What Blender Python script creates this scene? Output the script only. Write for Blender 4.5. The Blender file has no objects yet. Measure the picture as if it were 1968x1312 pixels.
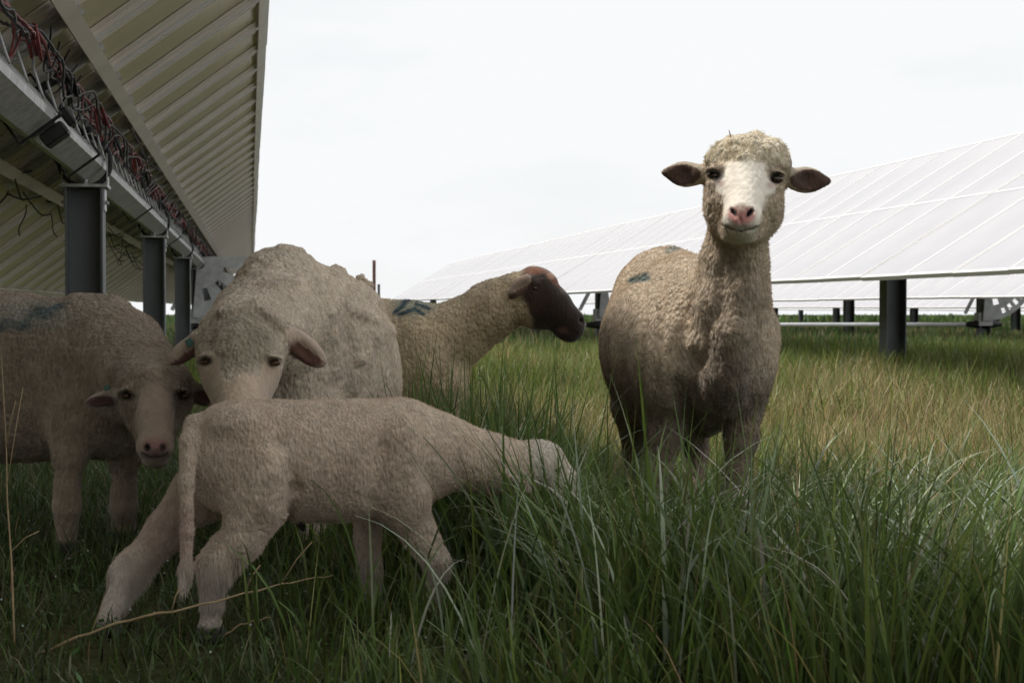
import bpy, bmesh, math, random
import numpy as np
from mathutils import Vector, Matrix
random.seed(7)
RS = np.random.RandomState(11)
SC = bpy.context.scene
COL = SC.collection
R = math.radians

# ------------------------------------------------------------------ camera, sky, sun, exposure
FPX = 3300.0                       # focal length in pixels of the 1968 px wide photograph
CH = 0.55                          # lens height above the grass
PITCH = math.atan((656 - 592) / FPX)
cam_d = bpy.data.cameras.new('camera'); cam = bpy.data.objects.new('camera', cam_d); COL.objects.link(cam)
cam_d.sensor_width = 36.0; cam_d.lens = FPX * 36.0 / 1968.0
cam_d.clip_start = 0.05; cam_d.clip_end = 5000
cam.location = (0, 0, CH); cam.rotation_euler = (math.pi / 2 - PITCH, 0, 0)
cam_d.dof.use_dof = True; cam_d.dof.focus_distance = 3.7; cam_d.dof.aperture_fstop = 16.0
SC.camera = cam
SC.view_settings.view_transform = 'Standard'; SC.view_settings.look = 'None'
SC.view_settings.exposure = 0.0; SC.view_settings.gamma = 1.0

ROWD = Vector((-0.1518, 1, 0)).normalized()         # direction the solar rows run in
ROWR = Vector((ROWD.y, -ROWD.x, 0))                 # to the right of it
ROWA = math.atan2(-ROWD.x, ROWD.y)                  # rotation about z of a row
SUN_EL = R(57)
sv = (-ROWR * math.cos(R(25)) + ROWD * math.sin(R(25)))
to_sun = Vector((sv.x * math.cos(SUN_EL), sv.y * math.cos(SUN_EL), math.sin(SUN_EL)))
sl = bpy.data.lights.new('sun', 'SUN'); so = bpy.data.objects.new('sun', sl); COL.objects.link(so)
sl.energy = 3.7; sl.angle = R(3.0); sl.color = (1.0, 0.95, 0.87)
so.rotation_euler = to_sun.to_track_quat('Z', 'Y').to_euler(); so.location = (-20, 10, 40)

W = bpy.data.worlds.new('World'); SC.world = W; W.use_nodes = True
nt = W.node_tree; nt.nodes.clear()
n_out = nt.nodes.new('ShaderNodeOutputWorld'); n_bg = nt.nodes.new('ShaderNodeBackground')
n_sky = nt.nodes.new('ShaderNodeTexSky'); n_sky.sky_type = 'NISHITA'; n_sky.sun_disc = False
n_sky.sun_elevation = SUN_EL; n_sky.sun_rotation = math.atan2(to_sun.x, to_sun.y)
n_bg.inputs['Strength'].default_value = 0.1
n_tc = nt.nodes.new('ShaderNodeTexCoord')
n_map = nt.nodes.new('ShaderNodeMapping'); n_map.inputs['Scale'].default_value = (1.0, 1.0, 3.2)
n_no = nt.nodes.new('ShaderNodeTexNoise'); n_no.inputs['Scale'].default_value = 4.2; n_no.inputs['Detail'].default_value = 7; n_no.inputs['Roughness'].default_value = 0.55
n_rp = nt.nodes.new('ShaderNodeValToRGB')
n_rp.color_ramp.elements[0].position = 0.34; n_rp.color_ramp.elements[0].color = (0.91, 0.91, 0.91, 1)
n_rp.color_ramp.elements[1].position = 0.50; n_rp.color_ramp.elements[1].color = (1, 1, 1, 1)
n_mx = nt.nodes.new('ShaderNodeMixRGB'); n_mx.inputs['Color2'].default_value = (9.45, 9.6, 9.7, 1)
nt.links.new(n_tc.outputs['Generated'], n_map.inputs['Vector']); nt.links.new(n_map.outputs['Vector'], n_no.inputs['Vector'])
nt.links.new(n_no.outputs['Fac'], n_rp.inputs['Fac']); nt.links.new(n_rp.outputs['Color'], n_mx.inputs['Fac'])
nt.links.new(n_sky.outputs['Color'], n_mx.inputs['Color1'])
nt.links.new(n_mx.outputs['Color'], n_bg.inputs['Color']); nt.links.new(n_bg.outputs['Background'], n_out.inputs['Surface'])

# ------------------------------------------------------------------ helpers
CP, SP = math.cos(PITCH), math.sin(PITCH)
def P(u, v, Y):
    """world point seen at photo pixel (u, v) at distance Y along the ground"""
    a = (u - 984) / FPX; b = (656 - v) / FPX
    dy = CP + b * SP; dz = -SP + b * CP
    k = Y / dy
    return np.array((a * k, Y, CH + dz * k))
def project(p):
    x, y, z = p[:, 0], p[:, 1], p[:, 2] - CH
    d = y * CP - z * SP; up = y * SP + z * CP
    return 984 + FPX * x / d, 656 - FPX * up / d
def tag(o, label=None, cat=None, group=None, kind=None):
    if label: o['label'] = label
    if cat: o['category'] = cat
    if group: o['group'] = group
    if kind: o['kind'] = kind
    return o
def empty(name, loc=(0, 0, 0), rz=0.0):
    o = bpy.data.objects.new(name, None); COL.objects.link(o)
    o.location = loc; o.rotation_euler = (0, 0, rz); o.empty_display_size = 0.2
    return o
def link(name, me, mat=None, parent=None, loc=None, rot=None):
    o = bpy.data.objects.new(name, me); COL.objects.link(o)
    if mat is not None and not me.materials: me.materials.append(mat)
    if parent: o.parent = parent
    if loc is not None: o.location = loc
    if rot is not None: o.rotation_euler = rot
    return o
def np_mesh(name, verts, faces, smooth=True, colors=None):
    """verts Nx3, faces MxK (uniform K)"""
    me = bpy.data.meshes.new(name)
    verts = np.ascontiguousarray(verts, np.float32); faces = np.ascontiguousarray(faces, np.int32)
    n, m, k = len(verts), len(faces), faces.shape[1]
    me.vertices.add(n); me.vertices.foreach_set('co', verts.ravel())
    me.loops.add(m * k); me.loops.foreach_set('vertex_index', faces.ravel())
    me.polygons.add(m); me.polygons.foreach_set('loop_start', np.arange(0, m * k, k, dtype=np.int32))
    me.polygons.foreach_set('loop_total', np.full(m, k, np.int32))
    if smooth: me.polygons.foreach_set('use_smooth', np.ones(m, bool))
    me.update(calc_edges=True)
    if colors is not None:
        a = me.color_attributes.new('col', 'FLOAT_COLOR', 'POINT')
        c = np.ones((n, 4), np.float32); c[:, :3] = colors
        a.data.foreach_set('color', c.ravel())
    return me
def smooth_path(pts, n=5):
    pts = [Vector(p) for p in pts]; q = [pts[0]] + pts + [pts[-1]]; out = []
    for i in range(1, len(q) - 2):
        for k in range(n):
            t = k / n; a, b, c, d = q[i - 1:i + 3]
            out.append(.5 * ((2 * b) + (c - a) * t + (2 * a - 5 * b + 4 * c - d) * t * t + (3 * b - a - 3 * c + d) * t ** 3))
    return out + [pts[-1]]
class MB:
    """collects boxes, bars and tubes for one mesh"""
    def __init__(s): s.v = []; s.f = []
    def add(s, vs, fs):
        o = len(s.v); s.v += [tuple(x) for x in vs]; s.f += [tuple(i + o for i in f) for f in fs]
    def box(s, c, d, M=None):
        c = Vector(c); d = Vector(d) / 2
        vs = [Vector((sx * d.x, sy * d.y, sz * d.z)) for sx in (-1, 1) for sy in (-1, 1) for sz in (-1, 1)]
        if M is not None: vs = [M @ q for q in vs]
        s.add([c + q for q in vs], [(0, 1, 3, 2), (4, 6, 7, 5), (0, 4, 5, 1), (2, 3, 7, 6), (0, 2, 6, 4), (1, 5, 7, 3)])
    def tube(s, pts, r, n=6, cap=True):
        pts = [Vector(p) for p in pts]; rs = r if isinstance(r, (list, tuple)) else [r] * len(pts)
        vs = []; fs = []; prev = None
        for i, p in enumerate(pts):
            t = (pts[min(i + 1, len(pts) - 1)] - pts[max(i - 1, 0)]).normalized()
            if prev is None:
                a = t.cross(Vector((0, 0, 1)))
                if a.length < 0.05: a = t.cross(Vector((1, 0, 0)))
            else:
                a = prev - t * prev.dot(t)
                if a.length < 1e-4: a = t.cross(Vector((0.3, 0.2, 1)))
            a.normalize(); prev = a; b = t.cross(a)
            for k in range(n):
                an = 2 * math.pi * k / n
                vs.append(p + (a * math.cos(an) + b * math.sin(an)) * rs[i])
        for i in range(len(pts) - 1):
            for k in range(n):
                fs.append((i * n + k, i * n + (k + 1) % n, (i + 1) * n + (k + 1) % n, (i + 1) * n + k))
        if cap:
            fs.append(tuple(range(n))[::-1]); fs.append(tuple((len(pts) - 1) * n + k for k in range(n)))
        s.add(vs, fs)
    def mesh(s, name, smooth=False, bevel=0.0):
        me = bpy.data.meshes.new(name); me.from_pydata(s.v, [], s.f)
        bm = bmesh.new(); bm.from_mesh(me)
        bmesh.ops.recalc_face_normals(bm, faces=bm.faces)
        if bevel: bmesh.ops.bevel(bm, geom=bm.edges[:], offset=bevel, segments=1, affect='EDGES')
        bm.to_mesh(me); bm.free()
        for p in me.polygons: p.use_smooth = smooth
        return me
    def obj(s, name, mat, parent=None, smooth=False, bevel=0.0, loc=None, rot=None):
        return link(name, s.mesh(name, smooth, bevel), mat, parent, loc, rot)

# ---- materials
def new_mat(name):
    m = bpy.data.materials.new(name); m.use_nodes = True
    return m, m.node_tree, m.node_tree.nodes['Principled BSDF']
def N(t, kind, **kw):
    n = t.nodes.new(kind)
    for k, v in kw.items():
        if k in n.inputs.keys(): n.inputs[k].default_value = v
        else: setattr(n, k, v)
    return n
def noisy(name, c1, c2, scale=5, rough=0.6, metal=0.0, bump=0.0, bscale=None, stretch=(1, 1, 1), detail=6, lo=0.35, hi=0.65, spec=0.5):
    m, t, b = new_mat(name)
    tc = N(t, 'ShaderNodeTexCoord'); mp = N(t, 'ShaderNodeMapping'); mp.inputs['Scale'].default_value = stretch
    t.links.new(tc.outputs['Object'], mp.inputs['Vector'])
    no = N(t, 'ShaderNodeTexNoise', Scale=scale, Detail=detail); t.links.new(mp.outputs['Vector'], no.inputs['Vector'])
    rp = N(t, 'ShaderNodeValToRGB'); e = rp.color_ramp.elements
    e[0].position = lo; e[0].color = (*c1, 1); e[1].position = hi; e[1].color = (*c2, 1)
    t.links.new(no.outputs['Fac'], rp.inputs['Fac']); t.links.new(rp.outputs['Color'], b.inputs['Base Color'])
    b.inputs['Roughness'].default_value = rough; b.inputs['Metallic'].default_value = metal
    b.inputs['Specular IOR Level'].default_value = spec
    if bump:
        n2 = N(t, 'ShaderNodeTexNoise', Scale=bscale or scale * 6, Detail=4); t.links.new(mp.outputs['Vector'], n2.inputs['Vector'])
        bp = N(t, 'ShaderNodeBump', Strength=bump, Distance=0.01); t.links.new(n2.outputs['Fac'], bp.inputs['Height'])
        t.links.new(bp.outputs['Normal'], b.inputs['Normal'])
    return m
GALV = noisy('galvanised_steel', (0.36, 0.37, 0.37), (0.54, 0.55, 0.55), 22, 0.5, 0.35, 0.15, 80)
DSTEEL = noisy('weathered_steel', (0.09, 0.098, 0.105), (0.17, 0.18, 0.19), 6, 0.6, 0.35, 0.1, 60, (1, 1, 0.4))
ALU = noisy('module_frame_alu', (0.64, 0.63, 0.62), (0.71, 0.70, 0.69), 3, 0.5, 0.0)
FLANGE = noisy('module_back_flange', (0.66, 0.61, 0.56), (0.76, 0.71, 0.65), 4, 0.5, 0.0, 0.05, 60)
BLACK = noisy('black_rubber', (0.006, 0.006, 0.007), (0.02, 0.02, 0.022), 30, 0.55)
RED = noisy('red_cable_jacket', (0.16, 0.03, 0.035), (0.27, 0.06, 0.06), 20, 0.5)
RUST = noisy('rusty_steel', (0.14, 0.07, 0.055), (0.25, 0.13, 0.10), 20, 0.8)
PIPE = noisy('pale_pipe', (0.62, 0.63, 0.65), (0.74, 0.75, 0.77), 8, 0.4, 0.2)

def module_material():
    """dusty thin film cells under glass, sky glare painted into the pale front; greenish seen from behind, with fine scribe lines"""
    m, t, b = new_mat('cell_glass')
    tc = N(t, 'ShaderNodeTexCoord'); sep = N(t, 'ShaderNodeSeparateXYZ'); t.links.new(tc.outputs['Object'], sep.inputs[0])
    # scribe lines every 12 cm across the module
    ml = N(t, 'ShaderNodeMath', operation='MULTIPLY'); ml.inputs[1].default_value = 1 / 0.13; t.links.new(sep.outputs['X'], ml.inputs[0])
    fr = N(t, 'ShaderNodeMath', operation='FRACT'); t.links.new(ml.outputs[0], fr.inputs[0])
    gt = N(t, 'ShaderNodeMath', operation='GREATER_THAN'); gt.inputs[1].default_value = 0.955; t.links.new(fr.outputs[0], gt.inputs[0])
    no = N(t, 'ShaderNodeTexNoise', Scale=1.7, Detail=5); t.links.new(tc.outputs['Object'], no.inputs['Vector'])
    front = N(t, 'ShaderNodeValToRGB'); e = front.color_ramp.elements
    e[0].position = 0.3; e[0].color = (0.44, 0.435, 0.47, 1); e[1].position = 0.7; e[1].color = (0.52, 0.51, 0.53, 1)  # front base lightened so its colour adds to the reflected sky
    t.links.new(no.outputs['Fac'], front.inputs['Fac'])
    back = N(t, 'ShaderNodeValToRGB'); e = back.color_ramp.elements
    e[0].position = 0.35; e[0].color = (0.52, 0.49, 0.36, 1); e[1].position = 0.66; e[1].color = (0.68, 0.58, 0.46, 1)
    t.links.new(no.outputs['Fac'], back.inputs['Fac'])
    bl = N(t, 'ShaderNodeMixRGB'); bl.inputs['Color2'].default_value = (0.55, 0.52, 0.38, 1)
    t.links.new(gt.outputs[0], bl.inputs['Fac']); t.links.new(back.outputs['Color'], bl.inputs['Color1'])
    geo = N(t, 'ShaderNodeNewGeometry')
    # underside faces have local normal -Z
    nrm = N(t, 'ShaderNodeSeparateXYZ'); t.links.new(tc.outputs['Normal'], nrm.inputs[0])
    lt = N(t, 'ShaderNodeMath', operation='LESS_THAN'); lt.inputs[1].default_value = -0.2; t.links.new(nrm.outputs['Z'], lt.inputs[0])
    mx = N(t, 'ShaderNodeMixRGB'); t.links.new(lt.outputs[0], mx.inputs['Fac'])
    t.links.new(front.outputs['Color'], mx.inputs['Color1']); t.links.new(bl.outputs['Color'], mx.inputs['Color2'])
    t.links.new(mx.outputs['Color'], b.inputs['Base Color'])
    b.inputs['Roughness'].default_value = 0.25; b.inputs['Specular IOR Level'].default_value = 0.6
    tr = N(t, 'ShaderNodeBsdfTranslucent'); tr.inputs['Color'].default_value = (0.60, 0.60, 0.40, 1)      # the thin film lets a little light through
    ms = N(t, 'ShaderNodeMixShader'); ms.inputs[0].default_value = 0.075
    t.links.new(b.outputs[0], ms.inputs[1]); t.links.new(tr.outputs[0], ms.inputs[2]); t.links.new(ms.outputs[0], t.nodes['Material Output'].inputs['Surface'])
    return m
CELL = module_material()

def ribbon_material(name, rough=0.42, trans=0.32, spec=0.32):
    m, t, b = new_mat(name)
    at = N(t, 'ShaderNodeAttribute', attribute_name='col')
    b.inputs['Roughness'].default_value = rough; b.inputs['Specular IOR Level'].default_value = spec
    t.links.new(at.outputs['Color'], b.inputs['Base Color'])
    tr = N(t, 'ShaderNodeBsdfTranslucent'); t.links.new(at.outputs['Color'], tr.inputs['Color'])
    ms = N(t, 'ShaderNodeMixShader'); ms.inputs[0].default_value = trans
    t.links.new(b.outputs[0], ms.inputs[1]); t.links.new(tr.outputs[0], ms.inputs[2])
    t.links.new(ms.outputs[0], t.nodes['Material Output'].inputs['Surface'])
    return m
GRASS = ribbon_material('grass_blade')
DRY = ribbon_material('dry_stalk', 0.6, 0.2, 0.2)

def wool_material(name, scale=130, strength=0.6, stretch=(1, 1, 0.55)):
    m, t, b = new_mat(name)
    at = N(t, 'ShaderNodeAttribute', attribute_name='col'); wt = N(t, 'ShaderNodeAttribute', attribute_name='wool')
    tc = N(t, 'ShaderNodeTexCoord'); mp = N(t, 'ShaderNodeMapping'); mp.inputs['Scale'].default_value = stretch
    t.links.new(tc.outputs['Object'], mp.inputs['Vector'])
    n1 = N(t, 'ShaderNodeTexNoise', Scale=scale, Detail=5, Roughness=0.6); t.links.new(mp.outputs['Vector'], n1.inputs['Vector'])
    vo = N(t, 'ShaderNodeTexVoronoi', Scale=scale * 0.9); t.links.new(mp.outputs['Vector'], vo.inputs['Vector'])
    n2 = N(t, 'ShaderNodeTexNoise', Scale=scale * 0.22, Detail=4); t.links.new(tc.outputs['Object'], n2.inputs['Vector'])
    # colour: attribute * fine variation
    mr = N(t, 'ShaderNodeMapRange'); mr.inputs['From Min'].default_value = 0.3; mr.inputs['From Max'].default_value = 0.7
    mr.inputs['To Min'].default_value = 0.80; mr.inputs['To Max'].default_value = 1.15; t.links.new(n1.outputs['Fac'], mr.inputs['Value'])
    mr2 = N(t, 'ShaderNodeMapRange'); mr2.inputs['From Min'].default_value = 0.3; mr2.inputs['From Max'].default_value = 0.7
    mr2.inputs['To Min'].default_value = 0.86; mr2.inputs['To Max'].default_value = 1.12; t.links.new(n2.outputs['Fac'], mr2.inputs['Value'])
    mm = N(t, 'ShaderNodeMath', operation='MULTIPLY'); t.links.new(mr.outputs[0], mm.inputs[0]); t.links.new(mr2.outputs[0], mm.inputs[1])
    wm = N(t, 'ShaderNodeMix'); wm.data_type = 'FLOAT'; wm.inputs[2].default_value = 1.0
    t.links.new(wt.outputs['Fac'], wm.inputs[0]); t.links.new(mm.outputs[0], wm.inputs[3])
    vm = N(t, 'ShaderNodeVectorMath', operation='SCALE'); t.links.new(at.outputs['Color'], vm.inputs[0]); t.links.new(wm.outputs[0], vm.inputs['Scale'])
    t.links.new(vm.outputs[0], b.inputs['Base Color'])
    ad = N(t, 'ShaderNodeMath', operation='SUBTRACT'); t.links.new(n1.outputs['Fac'], ad.inputs[0]); t.links.new(vo.outputs['Distance'], ad.inputs[1])
    bs = N(t, 'ShaderNodeMath', operation='MULTIPLY_ADD'); bs.inputs[1].default_value = strength; bs.inputs[2].default_value = 0.28
    t.links.new(wt.outputs['Fac'], bs.inputs[0])
    bp = N(t, 'ShaderNodeBump', Distance=0.006); t.links.new(bs.outputs[0], bp.inputs['Strength']); t.links.new(ad.outputs[0], bp.inputs['Height'])
    t.links.new(bp.outputs['Normal'], b.inputs['Normal'])
    b.inputs['Roughness'].default_value = 0.85; b.inputs['Specular IOR Level'].default_value = 0.15
    b.inputs['Sheen Weight'].default_value = 0.25; b.inputs['Sheen Roughness'].default_value = 0.5
    return m
WOOL = wool_material('sheared_wool', 125, 0.8); LAMBWOOL = wool_material('lamb_wool', 200, 0.6, (1, 1, 0.5))
m_, t_, b_ = new_mat('wool_fibre'); a_ = N(t_, 'ShaderNodeAttribute', attribute_name='col')
t_.links.new(a_.outputs['Color'], b_.inputs['Base Color']); b_.inputs['Roughness'].default_value = 0.8; b_.inputs['Specular IOR Level'].default_value = 0.15
FIBRE = m_
m_, t_, b_ = new_mat('eye_surface'); b_.inputs['Roughness'].default_value = 0.16
tc_ = N(t_, 'ShaderNodeTexCoord'); gr_ = N(t_, 'ShaderNodeTexNoise', Scale=60); t_.links.new(tc_.outputs['Object'], gr_.inputs['Vector'])
r_ = N(t_, 'ShaderNodeValToRGB'); r_.color_ramp.elements[0].color = (0.006, 0.004, 0.003, 1); r_.color_ramp.elements[1].color = (0.05, 0.025, 0.012, 1)
t_.links.new(gr_.outputs['Fac'], r_.inputs['Fac']); t_.links.new(r_.outputs['Color'], b_.inputs['Base Color'])
EYE = m_
AMBER = EYE.copy(); AMBER.name = 'amber_eye'; _r = [n for n in AMBER.node_tree.nodes if n.type == 'VALTORGB'][0]
_r.color_ramp.elements[0].position = .42; _r.color_ramp.elements[0].color = (.02, .01, .006, 1); _r.color_ramp.elements[1].position = .6; _r.color_ramp.elements[1].color = (.085, .04, .018, 1)
TAGM = noisy('ear_tag_plastic', (0.05, 0.13, 0.11), (0.07, 0.17, 0.14), 40, 0.4)

# ---- numpy value noise
_LAT = RS.rand(64, 64, 64).astype(np.float32)
def vnoise(p):
    i = np.floor(p).astype(int); f = p - i; f = f * f * (3 - 2 * f); i &= 63; j = (i + 1) & 63
    x0, y0, z0 = i.T; x1, y1, z1 = j.T; fx, fy, fz = f.T
    c = _LAT
    a = c[x0, y0, z0] * (1 - fx) + c[x1, y0, z0] * fx; b = c[x0, y1, z0] * (1 - fx) + c[x1, y1, z0] * fx
    d = c[x0, y0, z1] * (1 - fx) + c[x1, y0, z1] * fx; e = c[x0, y1, z1] * (1 - fx) + c[x1, y1, z1] * fx
    return ((a * (1 - fy) + b * fy) * (1 - fz) + (d * (1 - fy) + e * fy) * fz) * 2 - 1
def fbm(p, o=3):
    s = 0; a = 1.0
    for k in range(o): s = s + a * vnoise(p * 2 ** k + 17.3 * k); a *= 0.5
    return s
def sm(a, b, x):
    t = np.clip((x - a) / (b - a), 0, 1); return t * t * (3 - 2 * t)

# ------------------------------------------------------------------ SDF sculpting of the animals
def rotm(roll, yaw, pitch=0):
    return np.array(Matrix.Rotation(R(yaw), 3, 'Z') @ Matrix.Rotation(R(pitch), 3, 'X') @ Matrix.Rotation(R(roll), 3, 'Y'))
class Sculpt:
    def __init__(s, h): s.h = h; s.p = []
    def E(s, u, v, Y, ru, rv, ry, roll=0, yaw=0, pitch=0, k=0.04, sub=False):
        """ellipsoid: centre at pixel, half-sizes ru, rv in pixels at its distance and ry in metres"""
        c = P(u, v, Y); q = Y / FPX
        s.p.append(('e', c, np.array((ru * q, ry, rv * q)), rotm(roll, yaw, pitch), k, sub)); return s
    def C(s, a, b, k=0.03, sub=False):
        s.p.append(('c', P(*a[:3]), P(*b[:3]), a[3] * a[2] / FPX, b[3] * b[2] / FPX, k, sub)); return s
    def chain(s, pts, k=0.03):
        for a, b in zip(pts, pts[1:]): s.C(a, b, k)
        return s
    def mesh(s):
        h = s.h; lo = np.full(3, 1e9); hi = -lo; bb = []
        for p in s.p:
            if p[0] == 'e': r = max(p[2]); l, g = p[1] - r, p[1] + r
            else: l = np.minimum(p[1] - p[3], p[2] - p[4]); g = np.maximum(p[1] + p[3], p[2] + p[4])
            k = p[-2] + 3 * h; bb.append((l - k, g + k))
            if not p[-1]: lo = np.minimum(lo, l); hi = np.maximum(hi, g)
        lo -= 4 * h; hi += 4 * h
        lo[2] = max(lo[2], -0.03)
        n = np.ceil((hi - lo) / h).astype(int) + 1
        D = np.full(n, 0.5, np.float32)
        ax = [lo[i] + h * np.arange(n[i]) for i in range(3)]
        for p, (l, g) in zip(s.p, bb):
            i0 = np.clip(np.floor((l - lo) / h).astype(int), 0, n); i1 = np.clip(np.ceil((g - lo) / h).astype(int) + 1, 0, n)
            if np.any(i1 <= i0): continue
            X = ax[0][i0[0]:i1[0], None, None].astype(np.float32); Yy = ax[1][None, i0[1]:i1[1], None].astype(np.float32); Z = ax[2][None, None, i0[2]:i1[2]].astype(np.float32)
            if p[0] == 'e':
                c, r, M = p[1], p[2], p[3]; x, y, z = X - c[0], Yy - c[1], Z - c[2]
                a = M[0, 0] * x + M[1, 0] * y + M[2, 0] * z; b = M[0, 1] * x + M[1, 1] * y + M[2, 1] * z; d = M[0, 2] * x + M[1, 2] * y + M[2, 2] * z
                k0 = np.sqrt((a / r[0]) ** 2 + (b / r[1]) ** 2 + (d / r[2]) ** 2)
                k1 = np.sqrt((a / r[0] ** 2) ** 2 + (b / r[1] ** 2) ** 2 + (d / r[2] ** 2) ** 2) + 1e-6
                dd = k0 * (k0 - 1) / k1
            else:
                A, B, ra, rb = p[1:5]; ab = B - A; L = ab @ ab + 1e-9
                x, y, z = X - A[0], Yy - A[1], Z - A[2]
                t = np.clip((x * ab[0] + y * ab[1] + z * ab[2]) / L, 0, 1)
                dd = np.sqrt((x - t * ab[0]) ** 2 + (y - t * ab[1]) ** 2 + (z - t * ab[2]) ** 2) - (ra + (rb - ra) * t)
            k = p[-2]; sl_ = (slice(i0[0], i1[0]), slice(i0[1], i1[1]), slice(i0[2], i1[2])); G = D[sl_]
            if p[-1]:
                q = np.maximum(k - np.abs(G + dd), 0) / k; D[sl_] = np.maximum(G, -dd) + q * q * k / 4
            else:
                q = np.maximum(k - np.abs(G - dd), 0) / k; D[sl_] = np.minimum(G, dd) - q * q * k / 4
        return surface_nets(D, lo, h)
def surface_nets(D, lo, h):
    ins = D < 0; n = D.shape
    cnt = np.zeros((n[0] - 1, n[1] - 1, n[2] - 1), np.int8)
    for a in (0, 1):
        for b in (0, 1):
            for c in (0, 1): cnt += ins[a:n[0] - 1 + a, b:n[1] - 1 + b, c:n[2] - 1 + c]
    act = (cnt > 0) & (cnt < 8)
    I = np.argwhere(act); idx = np.full(act.shape, -1, np.int64); idx[act] = np.arange(len(I))
    acc = np.zeros((len(I), 3)); wn = np.zeros(len(I))
    cor = [(a, b, c) for a in (0, 1) for b in (0, 1) for c in (0, 1)]
    val = {c: D[I[:, 0] + c[0], I[:, 1] + c[1], I[:, 2] + c[2]] for c in cor}
    for c in cor:
        for ax in range(3):
            if c[ax] == 0:
                e = list(c); e[ax] = 1; e = tuple(e); v0, v1 = val[c], val[e]
                m = (v0 < 0) != (v1 < 0)
                t = np.where(m, v0 / (v0 - v1 + 1e-20), 0)
                p = np.array(c, float)[None, :].repeat(len(I), 0); p[:, ax] = t
                acc[m] += p[m]; wn[m] += 1
    V = lo + h * (I + acc / wn[:, None])
    F = []
    for ax in range(3):
        s0 = [slice(None)] * 3; s1 = [slice(None)] * 3; s0[ax] = slice(0, -1); s1[ax] = slice(1, None)
        A, B = ins[tuple(s0)], ins[tuple(s1)]
        ch = np.argwhere(A != B); u, w = (ax + 1) % 3, (ax + 2) % 3
        ok = (ch[:, u] > 0) & (ch[:, w] > 0) & (ch[:, u] < n[u] - 1) & (ch[:, w] < n[w] - 1); ch = ch[ok]
        fl = A[ch[:, 0], ch[:, 1], ch[:, 2]]
        def g(du, dw):
            q = ch.copy(); q[:, u] += du; q[:, w] += dw; return idx[q[:, 0], q[:, 1], q[:, 2]]
        q = np.stack([g(-1, -1), g(0, -1), g(0, 0), g(-1, 0)], 1)
        q[~fl] = q[~fl][:, ::-1]; F.append(q)
    F = np.concatenate(F)
    F = F[(F >= 0).all(1)]
    # a few rounds of smoothing take out the voxel steps
    E = np.concatenate([F[:, [0, 1]], F[:, [1, 2]], F[:, [2, 3]], F[:, [3, 0]]])
    for it, lam in enumerate((0.5, -0.3, 0.5, -0.3)):
        S = np.zeros_like(V); c = np.zeros(len(V))
        for k in range(3): S[:, k] = np.bincount(E[:, 0], V[E[:, 1], k], len(V)) + np.bincount(E[:, 1], V[E[:, 0], k], len(V))
        c = np.bincount(E[:, 0], minlength=len(V)) + np.bincount(E[:, 1], minlength=len(V))
        V = V + lam * (S / np.maximum(c, 1)[:, None] - V)
    return V, F
def normals(V, F):
    n = np.cross(V[F[:, 2]] - V[F[:, 0]], V[F[:, 3]] - V[F[:, 1]]); o = np.zeros_like(V)
    for k in range(4):
        for c in range(3): o[:, c] += np.bincount(F[:, k], n[:, c], len(V))
    return o / (np.linalg.norm(o, axis=1)[:, None] + 1e-12)

def crease(V, f, w=0.22, seed=0.0):
    """thin clefts between locks of wool: 1 in the cleft, 0 on the lock"""
    q = V * np.array(f) + seed; q = q + 0.35 * np.stack([vnoise(q * 1.7 + 5), vnoise(q * 1.7 + 9), vnoise(q * 1.7 + 13)], 1)
    return 1 - sm(0, w, np.abs(vnoise(q)))
def rell(u, v, cu, cv, ru, rv, roll, soft=0.15):
    """rotated ellipse mask, roll clockwise in degrees"""
    a = R(roll); du, dv = u - cu, v - cv; x = du * math.cos(a) + dv * math.sin(a); y = -du * math.sin(a) + dv * math.cos(a)
    return 1 - sm(1 - soft, 1 + soft, np.sqrt((x / ru) ** 2 + (y / rv) ** 2))
def blob(u, v, cu, cv, ru, rv, soft=0.35):
    d = np.sqrt(((u - cu) / ru) ** 2 + ((v - cv) / rv) ** 2); return 1 - sm(1 - soft, 1 + soft, d)
def seg(u, v, a, b, w):
    ax, ay = a; bx, by = b; t = np.clip(((u - ax) * (bx - ax) + (v - ay) * (by - ay)) / ((bx - ax) ** 2 + (by - ay) ** 2), 0, 1)
    d = np.hypot(u - ax - t * (bx - ax), v - ay - t * (by - ay)); return 1 - sm(w * 0.5, w * 1.5, d)
def mixc(c, col, m):
    return c * (1 - m[:, None]) + np.array(col)[None, :] * m[:, None]

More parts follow.
